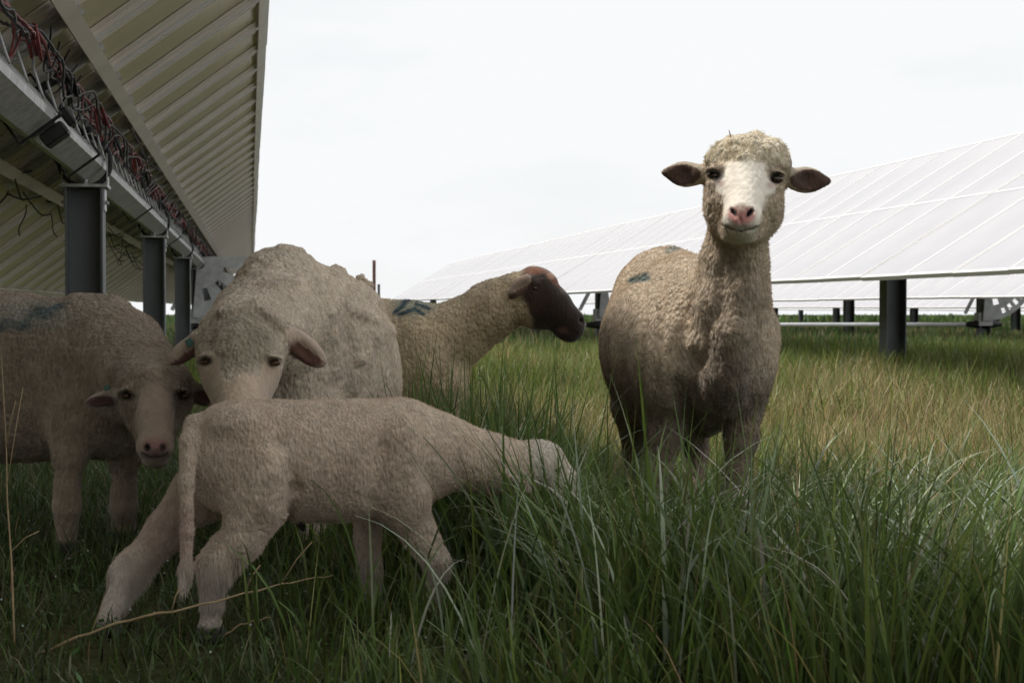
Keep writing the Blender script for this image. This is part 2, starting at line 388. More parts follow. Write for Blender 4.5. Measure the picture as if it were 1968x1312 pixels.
def animal(name, sc, paint, disp, mat, label, cat, hairs, hlen, hrad, group, eyes=(), down=0.35, leghair=None, eyem=None):
    V, F = sc.mesh(); Nn = normals(V, F)
    u, v = project(V)
    col, wool = paint(u, v, V, Nn)
    V = V + Nn * (disp(u, v, V, Nn) * wool)[:, None]
    V[:, 2] = np.maximum(V[:, 2], 0.0)
    Nn = normals(V, F)
    col = np.clip(col * (1 + .10 * fbm(V * 42, 2) + .09 * vnoise(V * 130))[:, None], 0, 1)
    org = np.array((V[:, 0].mean(), V[:, 1].mean(), 0.0))
    me = np_mesh(name, V - org, F, True, col)
    a = me.attributes.new('wool', 'FLOAT', 'POINT'); a.data.foreach_set('value', wool.astype(np.float32))
    o = link(name, me, mat, loc=org); tag(o, label, cat, group)
    # short fibres of the fleece
    T = np.concatenate([F[:, [0, 1, 2]], F[:, [0, 2, 3]]])
    ar = np.linalg.norm(np.cross(V[T[:, 1]] - V[T[:, 0]], V[T[:, 2]] - V[T[:, 0]]), axis=1) * wool[T[:, 0]]
    # fleece the camera side could ever see gets most fibres
    tri = RS.choice(len(T), hairs, p=ar / ar.sum()); r1 = np.sqrt(RS.rand(hairs)); r2 = RS.rand(hairs)
    w = np.stack([1 - r1, r1 * (1 - r2), r1 * r2], 1)[:, :, None]
    pos = (V[T[tri]] * w).sum(1); nn = (Nn[T[tri]] * w).sum(1); cc = (col[T[tri]] * w).sum(1); ww = (wool[T[tri]] * w[:, :, 0]).sum(1)
    up_, vp_ = project(pos)
    L = hlen * (0.6 + 0.8 * RS.rand(hairs)) * (0.4 + 0.6 * ww)
    dn = np.full(hairs, down)
    if leghair is not None:
        lh = leghair(up_, vp_, pos); L = L * (1 + lh * 1.3); dn = dn + lh * 1.2
    clump = np.stack([vnoise(pos * 85 + o_) for o_ in (0, 31, 77)], 1) * 0.8
    d = nn + clump + RS.randn(hairs, 3) * 0.18; d[:, 2] -= dn
    d /= np.linalg.norm(d, axis=1)[:, None]
    side = np.cross(d, RS.randn(hairs, 3)); side /= np.linalg.norm(side, axis=1)[:, None] + 1e-9
    K = 4; pts = np.zeros((hairs, K, 3))
    for k in range(K):
        t = k / (K - 1)
        pts[:, k] = pos - nn * 0.001 + d * (L * t)[:, None] + side * (L * 0.18 * math.sin(t * 4.2))[:, None] + np.array((0, 0, -1.0)) * (dn * L * 0.35 * t * t)[:, None]
    hc = bpy.data.hair_curves.new('wool'); hc.add_curves([K] * hairs)
    hc.attributes['position'].data.foreach_set('vector', (pts - org).astype(np.float32).ravel())
    rad = hrad * np.array([1.0, 0.9, 0.7, 0.25])[None, :] * (0.7 + 0.6 * RS.rand(hairs, 1))
    ra = hc.attributes.get('radius') or hc.attributes.new('radius', 'FLOAT', 'POINT')
    ra.data.foreach_set('value', rad.astype(np.float32).ravel())
    c4 = np.ones((hairs, 4), np.float32); c4[:, :3] = np.clip(cc * (0.92 + 0.26 * RS.rand(hairs, 1)) * 1.05, 0, 1)
    ca = hc.attributes.new('col', 'FLOAT_COLOR', 'CURVE'); ca.data.foreach_set('color', c4.ravel())
    hc.materials.append(FIBRE)
    ho = bpy.data.objects.new('wool', hc); COL.objects.link(ho); ho.parent = o
    for (eu, ev, er) in eyes:
        near = (np.abs(u - eu) < 6) & (np.abs(v - ev) < 6)
        yy = V[near][:, 1]; eY = (yy.min() if len(yy) else 3.5) + er * 0.001 * 0.75
        bm = bmesh.new(); bmesh.ops.create_uvsphere(bm, u_segments=20, v_segments=14, radius=er * eY / FPX)
        bmesh.ops.scale(bm, vec=(1.12, .9, .72), verts=bm.verts[:]); em = bpy.data.meshes.new('eye'); bm.to_mesh(em); bm.free()
        for p in em.polygons: p.use_smooth = True
        link('eye', em, eyem or EYE, o, loc=P(eu, ev, eY) - org)
    return o, org
GV = lambda Y: 592 + CH * FPX / Y       # pixel row of the ground at distance Y
# ------------------------------------------------------------------ THE FLOCK
def base_cols(n, c): return np.repeat(np.array(c, float)[None, :], n, 0)
def hooves(c, w, V, zmax=0.035):
    m = 1 - sm(zmax - 0.006, zmax + 0.006, V[:, 2]); return mixc(c, (0.05, 0.042, 0.036), m), w * (1 - m)

# ---- hero ewe, facing us on the right
S = Sculpt(0.0048)
S.E(1283, 572, 4.50, 88, 98, .20, k=.06)                       # rump
S.E(1283, 640, 4.30, 118, 135, .26, k=.08)
S.E(1288, 668, 4.10, 134, 140, .26, k=.08)                     # barrel
S.E(1320, 655, 3.95, 128, 140, .20, k=.08)
S.E(1318, 556, 4.12, 62, 66, .20, k=.06); S.E(1262, 566, 4.38, 66, 70, .16, k=.06)      # back line up to the withers
S.E(1375, 665, 3.88, 104, 130, .15, k=.07)                     # shoulders
S.E(1310, 745, 4.15, 105, 98, .30, k=.08)                      # belly
S.E(1388, 738, 3.78, 62, 64, .11, k=.035)                       # brisket
S.E(1432, 680, 3.87, 52, 105, .12, k=.05)                      # her left shoulder
S.E(1280, 690, 3.86, 62, 100, .12, k=.06)
S.chain([(1398, 620, 3.86, 84), (1404, 555, 3.79, 66), (1410, 500, 3.74, 54), (1423, 420, 3.74, 54)], k=.045)
S.chain([(1432, 490, 3.68, 26), (1425, 560, 3.68, 30), (1412, 640, 3.67, 36), (1398, 720, 3.69, 44)], k=.03)   # throat fold
S.chain([(1375, 520, 3.71, 20), (1362, 580, 3.70, 24), (1345, 650, 3.72, 26)], k=.03)
S.E(1434, 338, 3.70, 76, 66, .085, k=.04)                      # skull
S.E(1429, 400, 3.67, 74, 66, .075, k=.04)                      # jaw and cheeks
S.E(1398, 395, 3.64, 38, 52, .05, k=.03); S.E(1462, 400, 3.64, 38, 52, .05, k=.03)
S.C((1434, 316, 3.645, 46), (1427, 415, 3.535, 32), k=.05)      # nasal bridge
S.E(1396, 374, 3.605, 24, 30, .030, k=.04); S.E(1464, 378, 3.61, 24, 30, .030, k=.04)
S.E(1426, 424, 3.535, 38, 27, .036, k=.02)                     # muzzle
S.E(1424, 453, 3.565, 27, 15, .032, k=.03); S.E(1400, 444, 3.605, 13, 15, .028, k=.035); S.E(1451, 446, 3.605, 13, 15, .028, k=.035)                     # chin
S.E(1441, 314, 3.67, 79, 28, .075, k=.03)                      # wool cap
S.E(1396, 305, 3.64, 28, 16, .035, roll=-20, k=.02); S.E(1482, 308, 3.645, 32, 17, .035, roll=20, k=.02); S.E(1441, 289, 3.66, 64, 25, .05, k=.03)
S.E(1371, 324, 3.592, 17, 6, .016, roll=-18, k=.008); S.E(1494, 330, 3.597, 17, 6, .016, roll=18, k=.008)   # brows
S.E(1371, 339, 3.585, 13, 9, .02, roll=20, k=.008, sub=True); S.E(1493, 346, 3.590, 13, 9, .02, roll=-20, k=.008, sub=True)
S.E(1376, 355, 3.600, 14, 6, .016, roll=12, k=.02); S.E(1489, 359, 3.605, 14, 6, .016, roll=-12, k=.02)
# ears, hollow side towards us
S.E(1318, 335, 3.70, 36, 25, .018, roll=3, k=.018); S.E(1310, 336, 3.676, 36, 18, .020, roll=3, k=.006, sub=True)
S.E(1344, 334, 3.69, 14, 12, .014, k=.02); S.E(1291, 332, 3.70, 21, 11, .010, roll=4, k=.010)
S.E(1548, 346, 3.70, 38, 26, .018, roll=2, k=.018); S.E(1557, 347, 3.676, 38, 19, .020, roll=2, k=.006, sub=True)
S.E(1520, 342, 3.69, 14, 12, .014, k=.02); S.E(1577, 348, 3.70, 22, 12, .010, roll=0, k=.010)
# nostrils, lip line
S.E(1410, 407, 3.500, 3.8, 11, .020, roll=-38, k=.006, sub=True); S.E(1441, 409, 3.500, 3.8, 11, .020, roll=38, k=.006, sub=True)
S.E(1425, 424, 3.495, 1.8, 8, .012, k=.004, sub=True)
S.C((1392, 434, 3.535, 1.8), (1408, 441, 3.508, 1.8), k=.004, sub=True).C((1408, 441, 3.508, 1.8), (1424, 444, 3.503, 1.8), k=.004, sub=True).C((1424, 444, 3.503, 1.8), (1440, 441, 3.508, 1.8), k=.004, sub=True).C((1440, 441, 3.508, 1.8), (1457, 434, 3.535, 1.8), k=.004, sub=True)
for a, b, Y in (((1285, 760), (1262, 0), 3.86), ((1430, 745), (1408, 0), 3.86)):
    g = GV(Y)
    S.chain([(a[0], a[1], Y + .02, 48), (a[0] - 6, 845, Y, 30), (b[0] + 4, 905, Y - .01, 22), (b[0], 950, Y - .01, 19), (b[0], g - 40, Y, 14), (b[0], g - 18, Y - .01, 17), (b[0] - 1, g - 9, Y - .03, 16)], k=.02)
for a, Y in ((1222, 4.42), (1335, 4.45)):
    g = GV(Y); S.chain([(a + 5, 700, Y - .08, 60), (a, 780, Y - .1, 42), (a, 870, Y + .06, 22), (a, g - 50, Y, 17), (a, g - 8, Y - .02, 20)], k=.03)
def paint_D(u, v, V, n):
    N_ = len(u); c = base_cols(N_, (0.50, 0.40, 0.295)); w = np.ones(N_)
    nz = fbm(V * 9); n2 = fbm(V * 30)
    body = (v > 470).astype(float)
    lower_dark = np.clip(sm(600, 790, v + nz * 70) * 0.8 + .45 * blob(u, v, 1412, 610, 62, 150, .5), 0, .9) * body * (V[:, 1] < 5)                       # darker brown on neck front, lower body and legs
    c = mixc(c, (0.11, 0.08, 0.055), np.clip(lower_dark, 0, 1))
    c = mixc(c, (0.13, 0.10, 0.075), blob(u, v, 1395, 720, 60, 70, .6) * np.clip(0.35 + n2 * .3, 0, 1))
    head = (V[:, 1] < 3.76) & (v < 480)
    face = np.clip(blob(u, v, 1434, 352, 45, 62, .5) + blob(u, v, 1427, 395, 32, 50, .5) + blob(u, v, 1424, 426, 34, 30, .3) + blob(u, v, 1386, 358, 16, 13, .7) * .6 + blob(u, v, 1480, 362, 16, 13, .7) * .6, 0, 1) * head
    face = sm(.25, .75, face + .22 * n2 * (face > .05)); face = face * (1 - sm(318, 300, v + 6 * n2) * (v < 330))
    c = mixc(c, (0.50, 0.40, 0.30), head * blob(u, v, 1430, 372, 66, 78, .35) * .7)
    c = mixc(c, (0.80, 0.73, 0.63), face); w = w * (1 - face)
    cap = head & (v < 316); c = mixc(c, (0.66, 0.58, 0.43), cap * (1 - face) * 0.8)
    ear = (np.abs(u - 1434) > 84) & (v < 385) & (V[:, 1] < 3.9)
    c = mixc(c, (0.36, 0.30, 0.23), ear * 1.0); w[ear] *= 0.12
    inn = ear & (n[:, 1] < -0.15) & ((((u - 1310) / 37) ** 2 + ((v - 336) / 20) ** 2 < 1) | (((u - 1557) / 39) ** 2 + ((v - 347) / 21) ** 2 < 1))
    c = mixc(c, (0.085, 0.05, 0.038), inn * 1.0)
    c = mixc(c, (0.55, 0.47, 0.37), head * blob(u, v, 1424, 458, 27, 13, .5)); w = w * (1 - head * blob(u, v, 1424, 456, 32, 18, .4))
    c = mixc(c, (0.05, 0.035, 0.025), head * np.clip(rell(u, v, 1372, 335, 15, 11, 25, .3) + rell(u, v, 1494, 342, 15, 11, -25, .3), 0, 1))
    c = mixc(c, (0.50, 0.36, 0.33), head * np.clip(blob(u, v, 1384, 352, 9, 6, .5) + blob(u, v, 1482, 356, 9, 6, .5), 0, 1) * .8)
    c = mixc(c, (0.50, 0.24, 0.21), head * blob(u, v, 1425, 413, 27, 20, .25) * (v > 396) * 1.0)
    c = mixc(c, (0.30, 0.25, 0.19), head * blob(u, v, 1424, 398, 12, 8, .5) * .8)
    c = mixc(c, (0.03, 0.015, 0.012), head * np.clip(rell(u, v, 1410, 407, 5, 11, -38, .3) + rell(u, v, 1441, 409, 5, 11, 38, .3), 0, 1))
    
    for q in (((1393, 434), (1408, 441)), ((1408, 441), (1424, 444)), ((1424, 444), (1440, 441)), ((1440, 441), (1457, 434))): c = mixc(c, (0.07, 0.04, 0.032), head * seg(u, v, q[0], q[1], 2.0) * .85)
    c = mixc(c, (0.22, 0.16, 0.12), head * blob(u, v, 1424, 436, 26, 6, .6) * .7)
    c = mixc(c, (0.045, 0.10, 0.10), np.clip(seg(u, v, (1213, 538), (1243, 532), 7) + seg(u, v, (1283, 482), (1308, 472), 5) * .8, 0, 1) * np.clip(.85 + n2 * .4, 0, 1) * .95)
    w = w * (1 - 0.5 * sm(860, 930, v))
    return hooves(c, np.clip(w, 0.0, 1), V)
def disp_D(u, v, V, n):
    return 0.002 * fbm(V * 45, 2) + 0.0025 * fbm(V * np.array((18, 18, 6.0)), 2) - .010 * seg(u, v, (1296, 740), (1340, 830), 14) * (n[:, 1] < .2) + 0.006 * fbm(V * 52) * (v < 320) - 0.0025 * crease(V, (70, 70, 70), .3) * ((u > 1330) | (v < 330)) - 0.003 * crease(V, (26, 26, 8), .16, 4.0) * (u < 1400) * (v > 470) + (n[:, 1] < .2) * (v > 480) * (-.006 * seg(u, v, (1348, 520), (1322, 640), 20) - .007 * seg(u, v, (1322, 640), (1310, 770), 20) - .004 * seg(u, v, (1475, 600), (1452, 770), 16) - .006 * seg(u, v, (1240, 560), (1232, 760), 6) - .006 * seg(u, v, (1275, 520), (1262, 740), 7) - .005 * seg(u, v, (1208, 580), (1196, 720), 6)) + .0015 * fbm(V * 22, 2) * (u > 1320)
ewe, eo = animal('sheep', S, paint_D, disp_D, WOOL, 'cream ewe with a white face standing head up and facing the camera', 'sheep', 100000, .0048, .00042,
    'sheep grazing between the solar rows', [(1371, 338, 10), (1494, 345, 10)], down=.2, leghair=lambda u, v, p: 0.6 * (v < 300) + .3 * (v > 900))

# ---- ewe in the middle, head lowered towards us
S = Sculpt(0.0048)
S.E(548, 628, 3.95, 112, 140, .17, k=.08)                       # shoulders
S.E(600, 650, 4.10, 130, 138, .22, k=.08)
S.E(646, 688, 4.25, 118, 142, .24, k=.08)                       # barrel
S.E(668, 676, 4.50, 92, 112, .20, k=.07)                       # rump
S.E(560, 740, 3.95, 115, 110, .17, k=.08)
S.E(640, 760, 4.2, 118, 95, .25, k=.08)
S.E(532, 520, 3.88, 62, 40, .10, roll=-12, k=.04)               # hump of the withers
S.chain([(498, 508, 3.86, 18), (545, 492, 3.86, 14), (578, 500, 3.88, 13)], k=.02)
S.C((548, 487, 3.86, 5), (574, 486, 3.87, 4), k=.02)
S.chain([(545, 600, 3.85, 105), (505, 630, 3.68, 92), (475, 650, 3.55, 82)], k=.05)
S.E(468, 632, 3.56, 78, 50, .07, k=.03)                         # poll
S.E(464, 665, 3.48, 84, 66, .085, k=.04)
S.E(462, 700, 3.44, 76, 62, .07, k=.04)                         # cheeks
S.C((460, 680, 3.42, 54), (462, 800, 3.29, 40), k=.04)
S.C((462, 740, 3.43, 62), (464, 815, 3.34, 42), k=.04)
S.E(462, 838, 3.28, 42, 30, .04, k=.02)
S.C((438, 612, 3.46, 22), (515, 618, 3.47, 22), k=.03)
S.E(396, 683, 3.380, 19, 6, .018, roll=-10, k=.016); S.E(526, 685, 3.380, 19, 6, .018, roll=10, k=.016)
S.E(393, 695, 3.365, 12, 8, .02, k=.008, sub=True); S.E(528, 697, 3.365, 12, 8, .02, k=.008, sub=True)
# ears
S.E(358, 672, 3.50, 44, 20, .017, roll=-38, k=.018); S.E(354, 682, 3.475, 34, 13, .016, roll=-36, k=.006, sub=True)
S.E(385, 650, 3.49, 16, 14, .015, k=.02)
S.E(584, 668, 3.50, 54, 25, .018, roll=40, k=.018); S.E(588, 677, 3.475, 42, 16, .017, roll=38, k=.006, sub=True)
S.E(548, 648, 3.49, 16, 14, .015, k=.02)
# shearing ridges down the flank
for x0, x1 in ((640, 690),):
    S.chain([(x0 + 18, 570, 4.05, 8), (x0 + 38, 620, 4.01, 10), (x1, 680, 4.0, 12), (x1 - 2, 770, 4.02, 10)], k=.03)
# 
S.C((690, 534, 4.42, 6), (715, 548, 4.44, 7), k=.015); S.C((695, 534, 4.42, 7), (697, 530, 4.42, 4), k=.01)
for a, Y in ((503, 3.80), (606, 3.80)):
    g = GV(Y); S.chain([(a, 800, Y + .05, 58), (a + 3, 900, Y, 36), (a, 985, Y, 25), (a, 1015, Y - .01, 26), (a - 2, g - 35, Y, 16), (a - 2, g - 14, Y - .01, 19), (a - 2, g - 8, Y - .03, 17)], k=.025)
for a, Y in ((590, 4.5), (700, 4.5)):
    g = GV(Y); S.chain([(a, 760, Y - .08, 62), (a, 850, Y, 36), (a, 905, Y + .05, 22), (a, g - 8, Y, 19)], k=.03)
def paint_B(u, v, V, n):
    N_ = len(u); c = base_cols(N_, (0.62, 0.52, 0.41)); w = np.ones(N_); n2 = fbm(V * 26); n1 = fbm(V * 8)
    c = mixc(c, (0.42, 0.33, 0.25), np.clip(n1 * .5 + .1, 0, .5))
    head = (V[:, 1] < 3.62)
    c = mixc(c, (0.33, 0.275, 0.20), head * blob(u, v, 462, 655, 75, 62, .4))
    face = np.clip(blob(u, v, 465, 812, 80, 88, .2) + blob(u, v, 402, 722, 20, 42, .5) + blob(u, v, 526, 722, 22, 44, .5), 0, 1) * head * sm(676, 700, v + 6 * n2)
    face = sm(.25, .75, face + .22 * n2 * (face > .05)); c = mixc(c, (0.47, 0.36, 0.27), face); w = w * (1 - face * .9)
    ear = head & ((rell(u, v, 358, 672, 50, 24, -38) + rell(u, v, 586, 668, 62, 29, 40) > .5) & ((u < 376) | (u > 556)))
    c = mixc(c, (0.44, 0.34, 0.27), ear * 1.0); w[ear] *= .12
    inn = ear & (n[:, 1] < -0.1) & ((v > 672 + np.abs(u - 588) * 0.0 + (u - 588) * .75 - 4) & (u > 500) | (v > 684 - (u - 354) * .72 - 4) & (u < 400))
    c = mixc(c, (0.13, 0.065, 0.05), inn * (blob(u, v, 590, 680, 42, 26, .2) + blob(u, v, 352, 684, 40, 24, .2)).clip(0, 1))
    c = mixc(c, (0.06, 0.04, 0.03), head * np.clip(blob(u, v, 394, 694, 15, 9, .3) + blob(u, v, 528, 696, 15, 9, .3), 0, 1) * .9)
    return hooves(c, w * (1 - 0.4 * sm(930, 1000, v)), V)
def disp_B(u, v, V, n):
    return 0.002 * fbm(V * np.array((34, 34, 12.0)), 3) + 0.0022 * fbm(V * np.array((13, 13, 5.0)), 2) + 0.0025 * fbm(V * 30, 2) * (v < 530) * (u < 600) - 0.0026 * crease(V, (34, 34, 12), .16, 2.0) * (V[:, 1] > 3.6) - 0.0022 * crease(V, (80, 80, 80), .3) + (V[:, 1] > 3.6) * (.011 * seg(u, v, (648, 518), (680, 600), 11) + .011 * seg(u, v, (680, 600), (688, 690), 10) + .011 * seg(u, v, (688, 690), (684, 768), 10) - .006 * seg(u, v, (704, 620), (708, 765), 9) + .005 * seg(u, v, (735, 640), (742, 765), 12) + .005 * seg(u, v, (700, 600), (770, 642), 7) + .008 * seg(u, v, (690, 550), (745, 590), 7) + .004 * seg(u, v, (600, 512), (640, 600), 8) + .004 * seg(u, v, (640, 600), (650, 720), 8) + .005 * seg(u, v, (480, 520), (560, 508), 8) + .008 * seg(u, v, (500, 548), (590, 540), 7)) + .008 * seg(u, v, (425, 600), (490, 586), 7) + .008 * seg(u, v, (490, 586), (548, 628), 7)
mid, mo = animal('sheep', S, paint_B, disp_B, WOOL, 'pale ewe in the middle lowering her head behind the lamb, wrinkled back hump', 'sheep', 90000, .0038, .00042,
    'sheep grazing between the solar rows', [(394, 695, 9.5), (528, 697, 9.5)], eyem=AMBER)

# ---- ewe at the left edge, side on, face turned to us
S = Sculpt(0.0050)
S.E(50, 728, 4.02, 215, 158, .20, k=.08)
S.E(-60, 715, 4.06, 200, 158, .20, k=.08)
S.E(-190, 700, 4.10, 130, 140, .17, k=.08)
S.E(175, 715, 3.95, 125, 140, .16, k=.08)
S.E(215, 700, 3.90, 85, 105, .13, k=.06)
S.E(200, 790, 3.88, 90, 92, .12, k=.06)
S.E(185, 590, 3.95, 60, 22, .06, roll=-8, k=.03); S.C((205, 572, 3.93, 8), (210, 565, 3.93, 4), k=.01)
S.chain([(235, 690, 3.86, 90), (268, 730, 3.74, 78), (292, 755, 3.66, 66)], k=.05)
S.E(296, 735, 3.62, 72, 50, .075, k=.04)
S.E(296, 765, 3.58, 70, 52, .075, k=.04)
S.C((297, 745, 3.53, 48), (297, 850, 3.42, 31), k=.03)
S.C((297, 800, 3.58, 52), (298, 875, 3.47, 26), k=.03)
S.E(298, 862, 3.42, 33, 24, .034, k=.02); S.E(299, 886, 3.44, 26, 14, .03, k=.012)
S.E(245, 748, 3.51, 20, 7, .02, roll=-20, k=.012); S.E(350, 748, 3.51, 20, 7, .02, roll=20, k=.012)
S.E(242, 760, 3.495, 12, 8, .02, k=.008, sub=True); S.E(354, 760, 3.495, 12, 8, .02, k=.008, sub=True)
S.E(200, 766, 3.62, 40, 15, .016, roll=-16, k=.015); S.E(196, 769, 3.60, 31, 9, .014, roll=-14, k=.005, sub=True)
S.E(228, 752, 3.60, 14, 12, .014, k=.02)
S.E(386, 758, 3.62, 30, 19, .016, roll=38, k=.015); S.E(388, 762, 3.60, 22, 12, .014, roll=38, k=.005, sub=True)
S.E(283, 860, 3.385, 4.5, 8, .016, roll=-25, k=.005, sub=True); S.E(313, 860, 3.385, 4.5, 8, .016, roll=25, k=.005, sub=True)
S.C((274, 870, 3.42, 1.6), (286, 877, 3.395, 1.6), k=.004, sub=True).C((286, 877, 3.395, 1.6), (311, 877, 3.395, 1.6), k=.004, sub=True).C((311, 877, 3.395, 1.6), (322, 870, 3.42, 1.6), k=.004, sub=True)
for a, b, Y in ((135, 128, 3.80), (238, 238, 3.98)):
    g = GV(Y); S.chain([(a, 780, Y + .06, 62), (a, 870, Y, 31), (b, 940, Y - .01, 21), (b, 975, Y - .01, 23), (b, 1010, Y, 16), (b, g - 40, Y, 13), (b, g - 14, Y, 17), (b, g - 8, Y - .03, 15)], k=.025)
for a, Y in ((-230, 4.0), (-150, 4.2)):
    g = GV(Y); S.chain([(a, 760, Y, 68), (a - 20, 850, Y, 42), (a - 45, 930, Y, 24), (a - 35, g - 8, Y, 20)], k=.03)
def paint_A(u, v, V, n):
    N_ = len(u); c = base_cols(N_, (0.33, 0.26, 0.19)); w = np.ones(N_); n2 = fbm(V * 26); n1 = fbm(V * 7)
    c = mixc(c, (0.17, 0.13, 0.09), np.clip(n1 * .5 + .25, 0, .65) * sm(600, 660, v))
    head = (V[:, 1] < 3.68) & (v > 680)
    face = np.clip(blob(u, v, 297, 800, 40, 62, .3) + blob(u, v, 298, 866, 38, 32, .2), 0, 1) * head
    face = sm(.25, .75, face + .22 * n2 * (face > .05)); c = mixc(c, (0.33, 0.25, 0.19), face); w = w * (1 - face * .9)
    ear = head & ((rell(u, v, 200, 766, 44, 19, -16) > .5) & (u < 226) | (rell(u, v, 388, 758, 36, 24, 38) > .5) & (u > 370)); c = mixc(c, (0.36, 0.29, 0.24), ear * 1.); w[ear] *= .12
    c = mixc(c, (0.09, 0.05, 0.045), ear * (n[:, 1] < -.1) * np.clip(blob(u, v, 197, 772, 34, 11, .2) + blob(u, v, 388, 764, 24, 15, .3), 0, 1))
    c = mixc(c, (0.05, 0.035, 0.03), head * np.clip(blob(u, v, 242, 760, 17, 10, .35) + blob(u, v, 354, 760, 17, 10, .35), 0, 1) * .9)
    c = mixc(c, (0.30, 0.17, 0.15), head * blob(u, v, 298, 857, 24, 17, .3) * .9)
    c = mixc(c, (0.03, 0.02, 0.02), head * np.clip(blob(u, v, 283, 860, 6, 8, .3) + blob(u, v, 313, 860, 6, 8, .3) + seg(u, v, (274, 870), (286, 877), 2.2) + seg(u, v, (286, 877), (311, 877), 2.2) + seg(u, v, (311, 877), (322, 870), 2.2), 0, 1)); c = mixc(c, (0.10, 0.07, 0.055), head * blob(u, v, 298, 872, 30, 10, .6) * .6)
    wig = 9 * np.sin(u / 9.0) + 5 * n2
    mk = np.clip(seg(u, v + wig * .5, (-40, 636), (50, 618), 9) + seg(u, v + wig * .4, (40, 612), (118, 588), 7) + seg(u, v - wig * .3, (60, 600), (90, 606), 6), 0, 1) * np.clip(.75 + n2, 0, 1)
    c = mixc(c, (0.025, 0.05, 0.065), mk * (V[:, 1] < 4.1)); c = mixc(c, (0.20, 0.24, 0.21), .45 * blob(u, v, 60, 605, 80, 28, .5))
    return hooves(c, w * (1 - 0.4 * sm(900, 960, v)), V)
def disp_A(u, v, V, n): return 0.0015 * fbm(V * np.array((36, 36, 14.0)), 3) + 0.004 * fbm(V * 12, 2) - 0.0028 * crease(V, (30, 30, 13), .16) - 0.002 * crease(V, (80, 80, 80), .3)
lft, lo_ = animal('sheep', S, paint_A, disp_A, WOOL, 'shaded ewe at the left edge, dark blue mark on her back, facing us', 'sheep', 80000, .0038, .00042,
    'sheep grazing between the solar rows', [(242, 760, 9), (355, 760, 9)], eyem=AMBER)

# ---- brown faced ewe in profile
S = Sculpt(0.0055)
S.E(640, 700, 5.35, 130, 118, .17, k=.08)
S.E(730, 690, 5.25, 150, 116, .18, k=.08)
S.E(810, 700, 5.15, 90, 115, .16, k=.08)
S.E(842, 715, 5.12, 50, 88, .13, k=.05)
S.E(790, 770, 5.2, 105, 70, .14, k=.06)
S.chain([(832, 662, 5.12, 76), (888, 634, 5.10, 57), (942, 597, 5.08, 51), (985, 573, 5.06, 46)], k=.04)
S.E(1018, 562, 5.05, 44, 40, .062, k=.03)
S.chain([(1030, 558, 5.04, 40), (1062, 588, 5.04, 35), (1096, 618, 5.04, 25), (1100, 632, 5.04, 23)], k=.02)
S.E(1030, 598, 5.05, 42, 34, .05, roll=25, k=.03)
S.E(1084, 640, 5.04, 23, 13, .027, roll=25, k=.02)
S.E(1040, 530, 5.05, 32, 14, .04, roll=22, k=.02)
S.E(1000, 548, 4.985, 24, 12, .012, roll=-48, k=.012); S.E(988, 561, 4.985, 11, 6, .008, roll=-50, k=.010); S.E(1014, 540, 4.99, 10, 10, .016, k=.015)
S.E(1001, 552, 4.970, 19, 7, .010, roll=-32, k=.005, sub=True)
S.E(1012, 545, 5.12, 24, 10, .014, roll=-28, k=.015)
S.E(1116, 616, 5.015, 6, 4, .014, roll=50, k=.005, sub=True)
S.C((1078, 634, 5.0, 1.8), (1114, 643, 5.01, 1.8), k=.005, sub=True)
S.E(1028, 546, 4.99, 11, 3.5, .012, roll=10, k=.008)
for a, Y in ((862, 5.06), (820, 5.22), (640, 5.2), (600, 5.4)):
    g = GV(Y); S.chain([(a, 750, Y, 42), (a, 820, Y, 28), (a, 870, Y, 20), (a, g - 8, Y, 15)], k=.03)
def paint_C(u, v, V, n):
    N_ = len(u); c = base_cols(N_, (0.54, 0.43, 0.28)); w = np.ones(N_); n2 = fbm(V * 24); n1 = fbm(V * 7)
    c = mixc(c, (0.27, 0.20, 0.14), np.clip(n1 * .5 + .12, 0, .5))
    line = 996 + (v - 560) * 0.42 + 22 * sm(545, 520, v)
    mask = sm(-9, 9, u - line + n2 * 9) * (v > 512)
    dark = (0.026, 0.016, 0.012)
    c = mixc(c, dark, mask); w = w * (1 - mask)
    c = mixc(c, (0.14, 0.055, 0.028), mask * np.clip(blob(u, v, 1026, 520, 22, 7, .5) + rell(u, v, 1064, 537, 20, 6, 45, .6), 0, 1))
    c = mixc(c, (0.62, 0.40, 0.28), mask * blob(u, v, 1060, 530, 9, 6, .6) * .45)
    c = mixc(c, (0.06, 0.03, 0.022), mask * blob(u, v, 1022, 580, 22, 26, .6) * .7)
    c = mixc(c, (0.13, 0.06, 0.05), mask * blob(u, v, 1082, 634, 10, 6, .6) * .6)
    ear = (V[:, 1] < 5.012) & (rell(u, v, 998, 551, 29, 14, -48) > .4)
    c = mixc(c, (0.27, 0.20, 0.15), ear * 1.); w[ear] *= .1
    c = mixc(c, (0.09, 0.055, 0.04), ear * (v > 555 - (u - 1000) * .55) * 1.0)
    mk = np.clip(seg(u, v + 3 * n2, (758, 600), (788, 574), 4) + seg(u, v + 3 * n2, (790, 573), (818, 576), 3.5) + seg(u, v, (766, 604), (798, 594), 3.5) + seg(u, v + 3 * n2, (797, 593), (814, 606), 3.5) + seg(u, v, (800, 583), (824, 592), 3.5), 0, 1) * (n[:, 1] < .4)
    c = mixc(c, (0.22, 0.27, 0.22), .6 * blob(u, v, 795, 586, 40, 20, .4)); c = mixc(c, (0.02, 0.055, 0.065), mk)
    return hooves(c, w, V)
def disp_C(u, v, V, n): return 0.002 * fbm(V * np.array((34, 34, 14.0)), 3) + 0.003 * fbm(V * 12, 2) - 0.0026 * crease(V, (34, 34, 14), .18)
brn, bo = animal('sheep', S, paint_C, disp_C, WOOL, 'brown faced ewe in profile looking right, blue marked back', 'sheep', 40000, .0046, .0006,
    'sheep grazing between the solar rows', [(1028, 554, 5)])

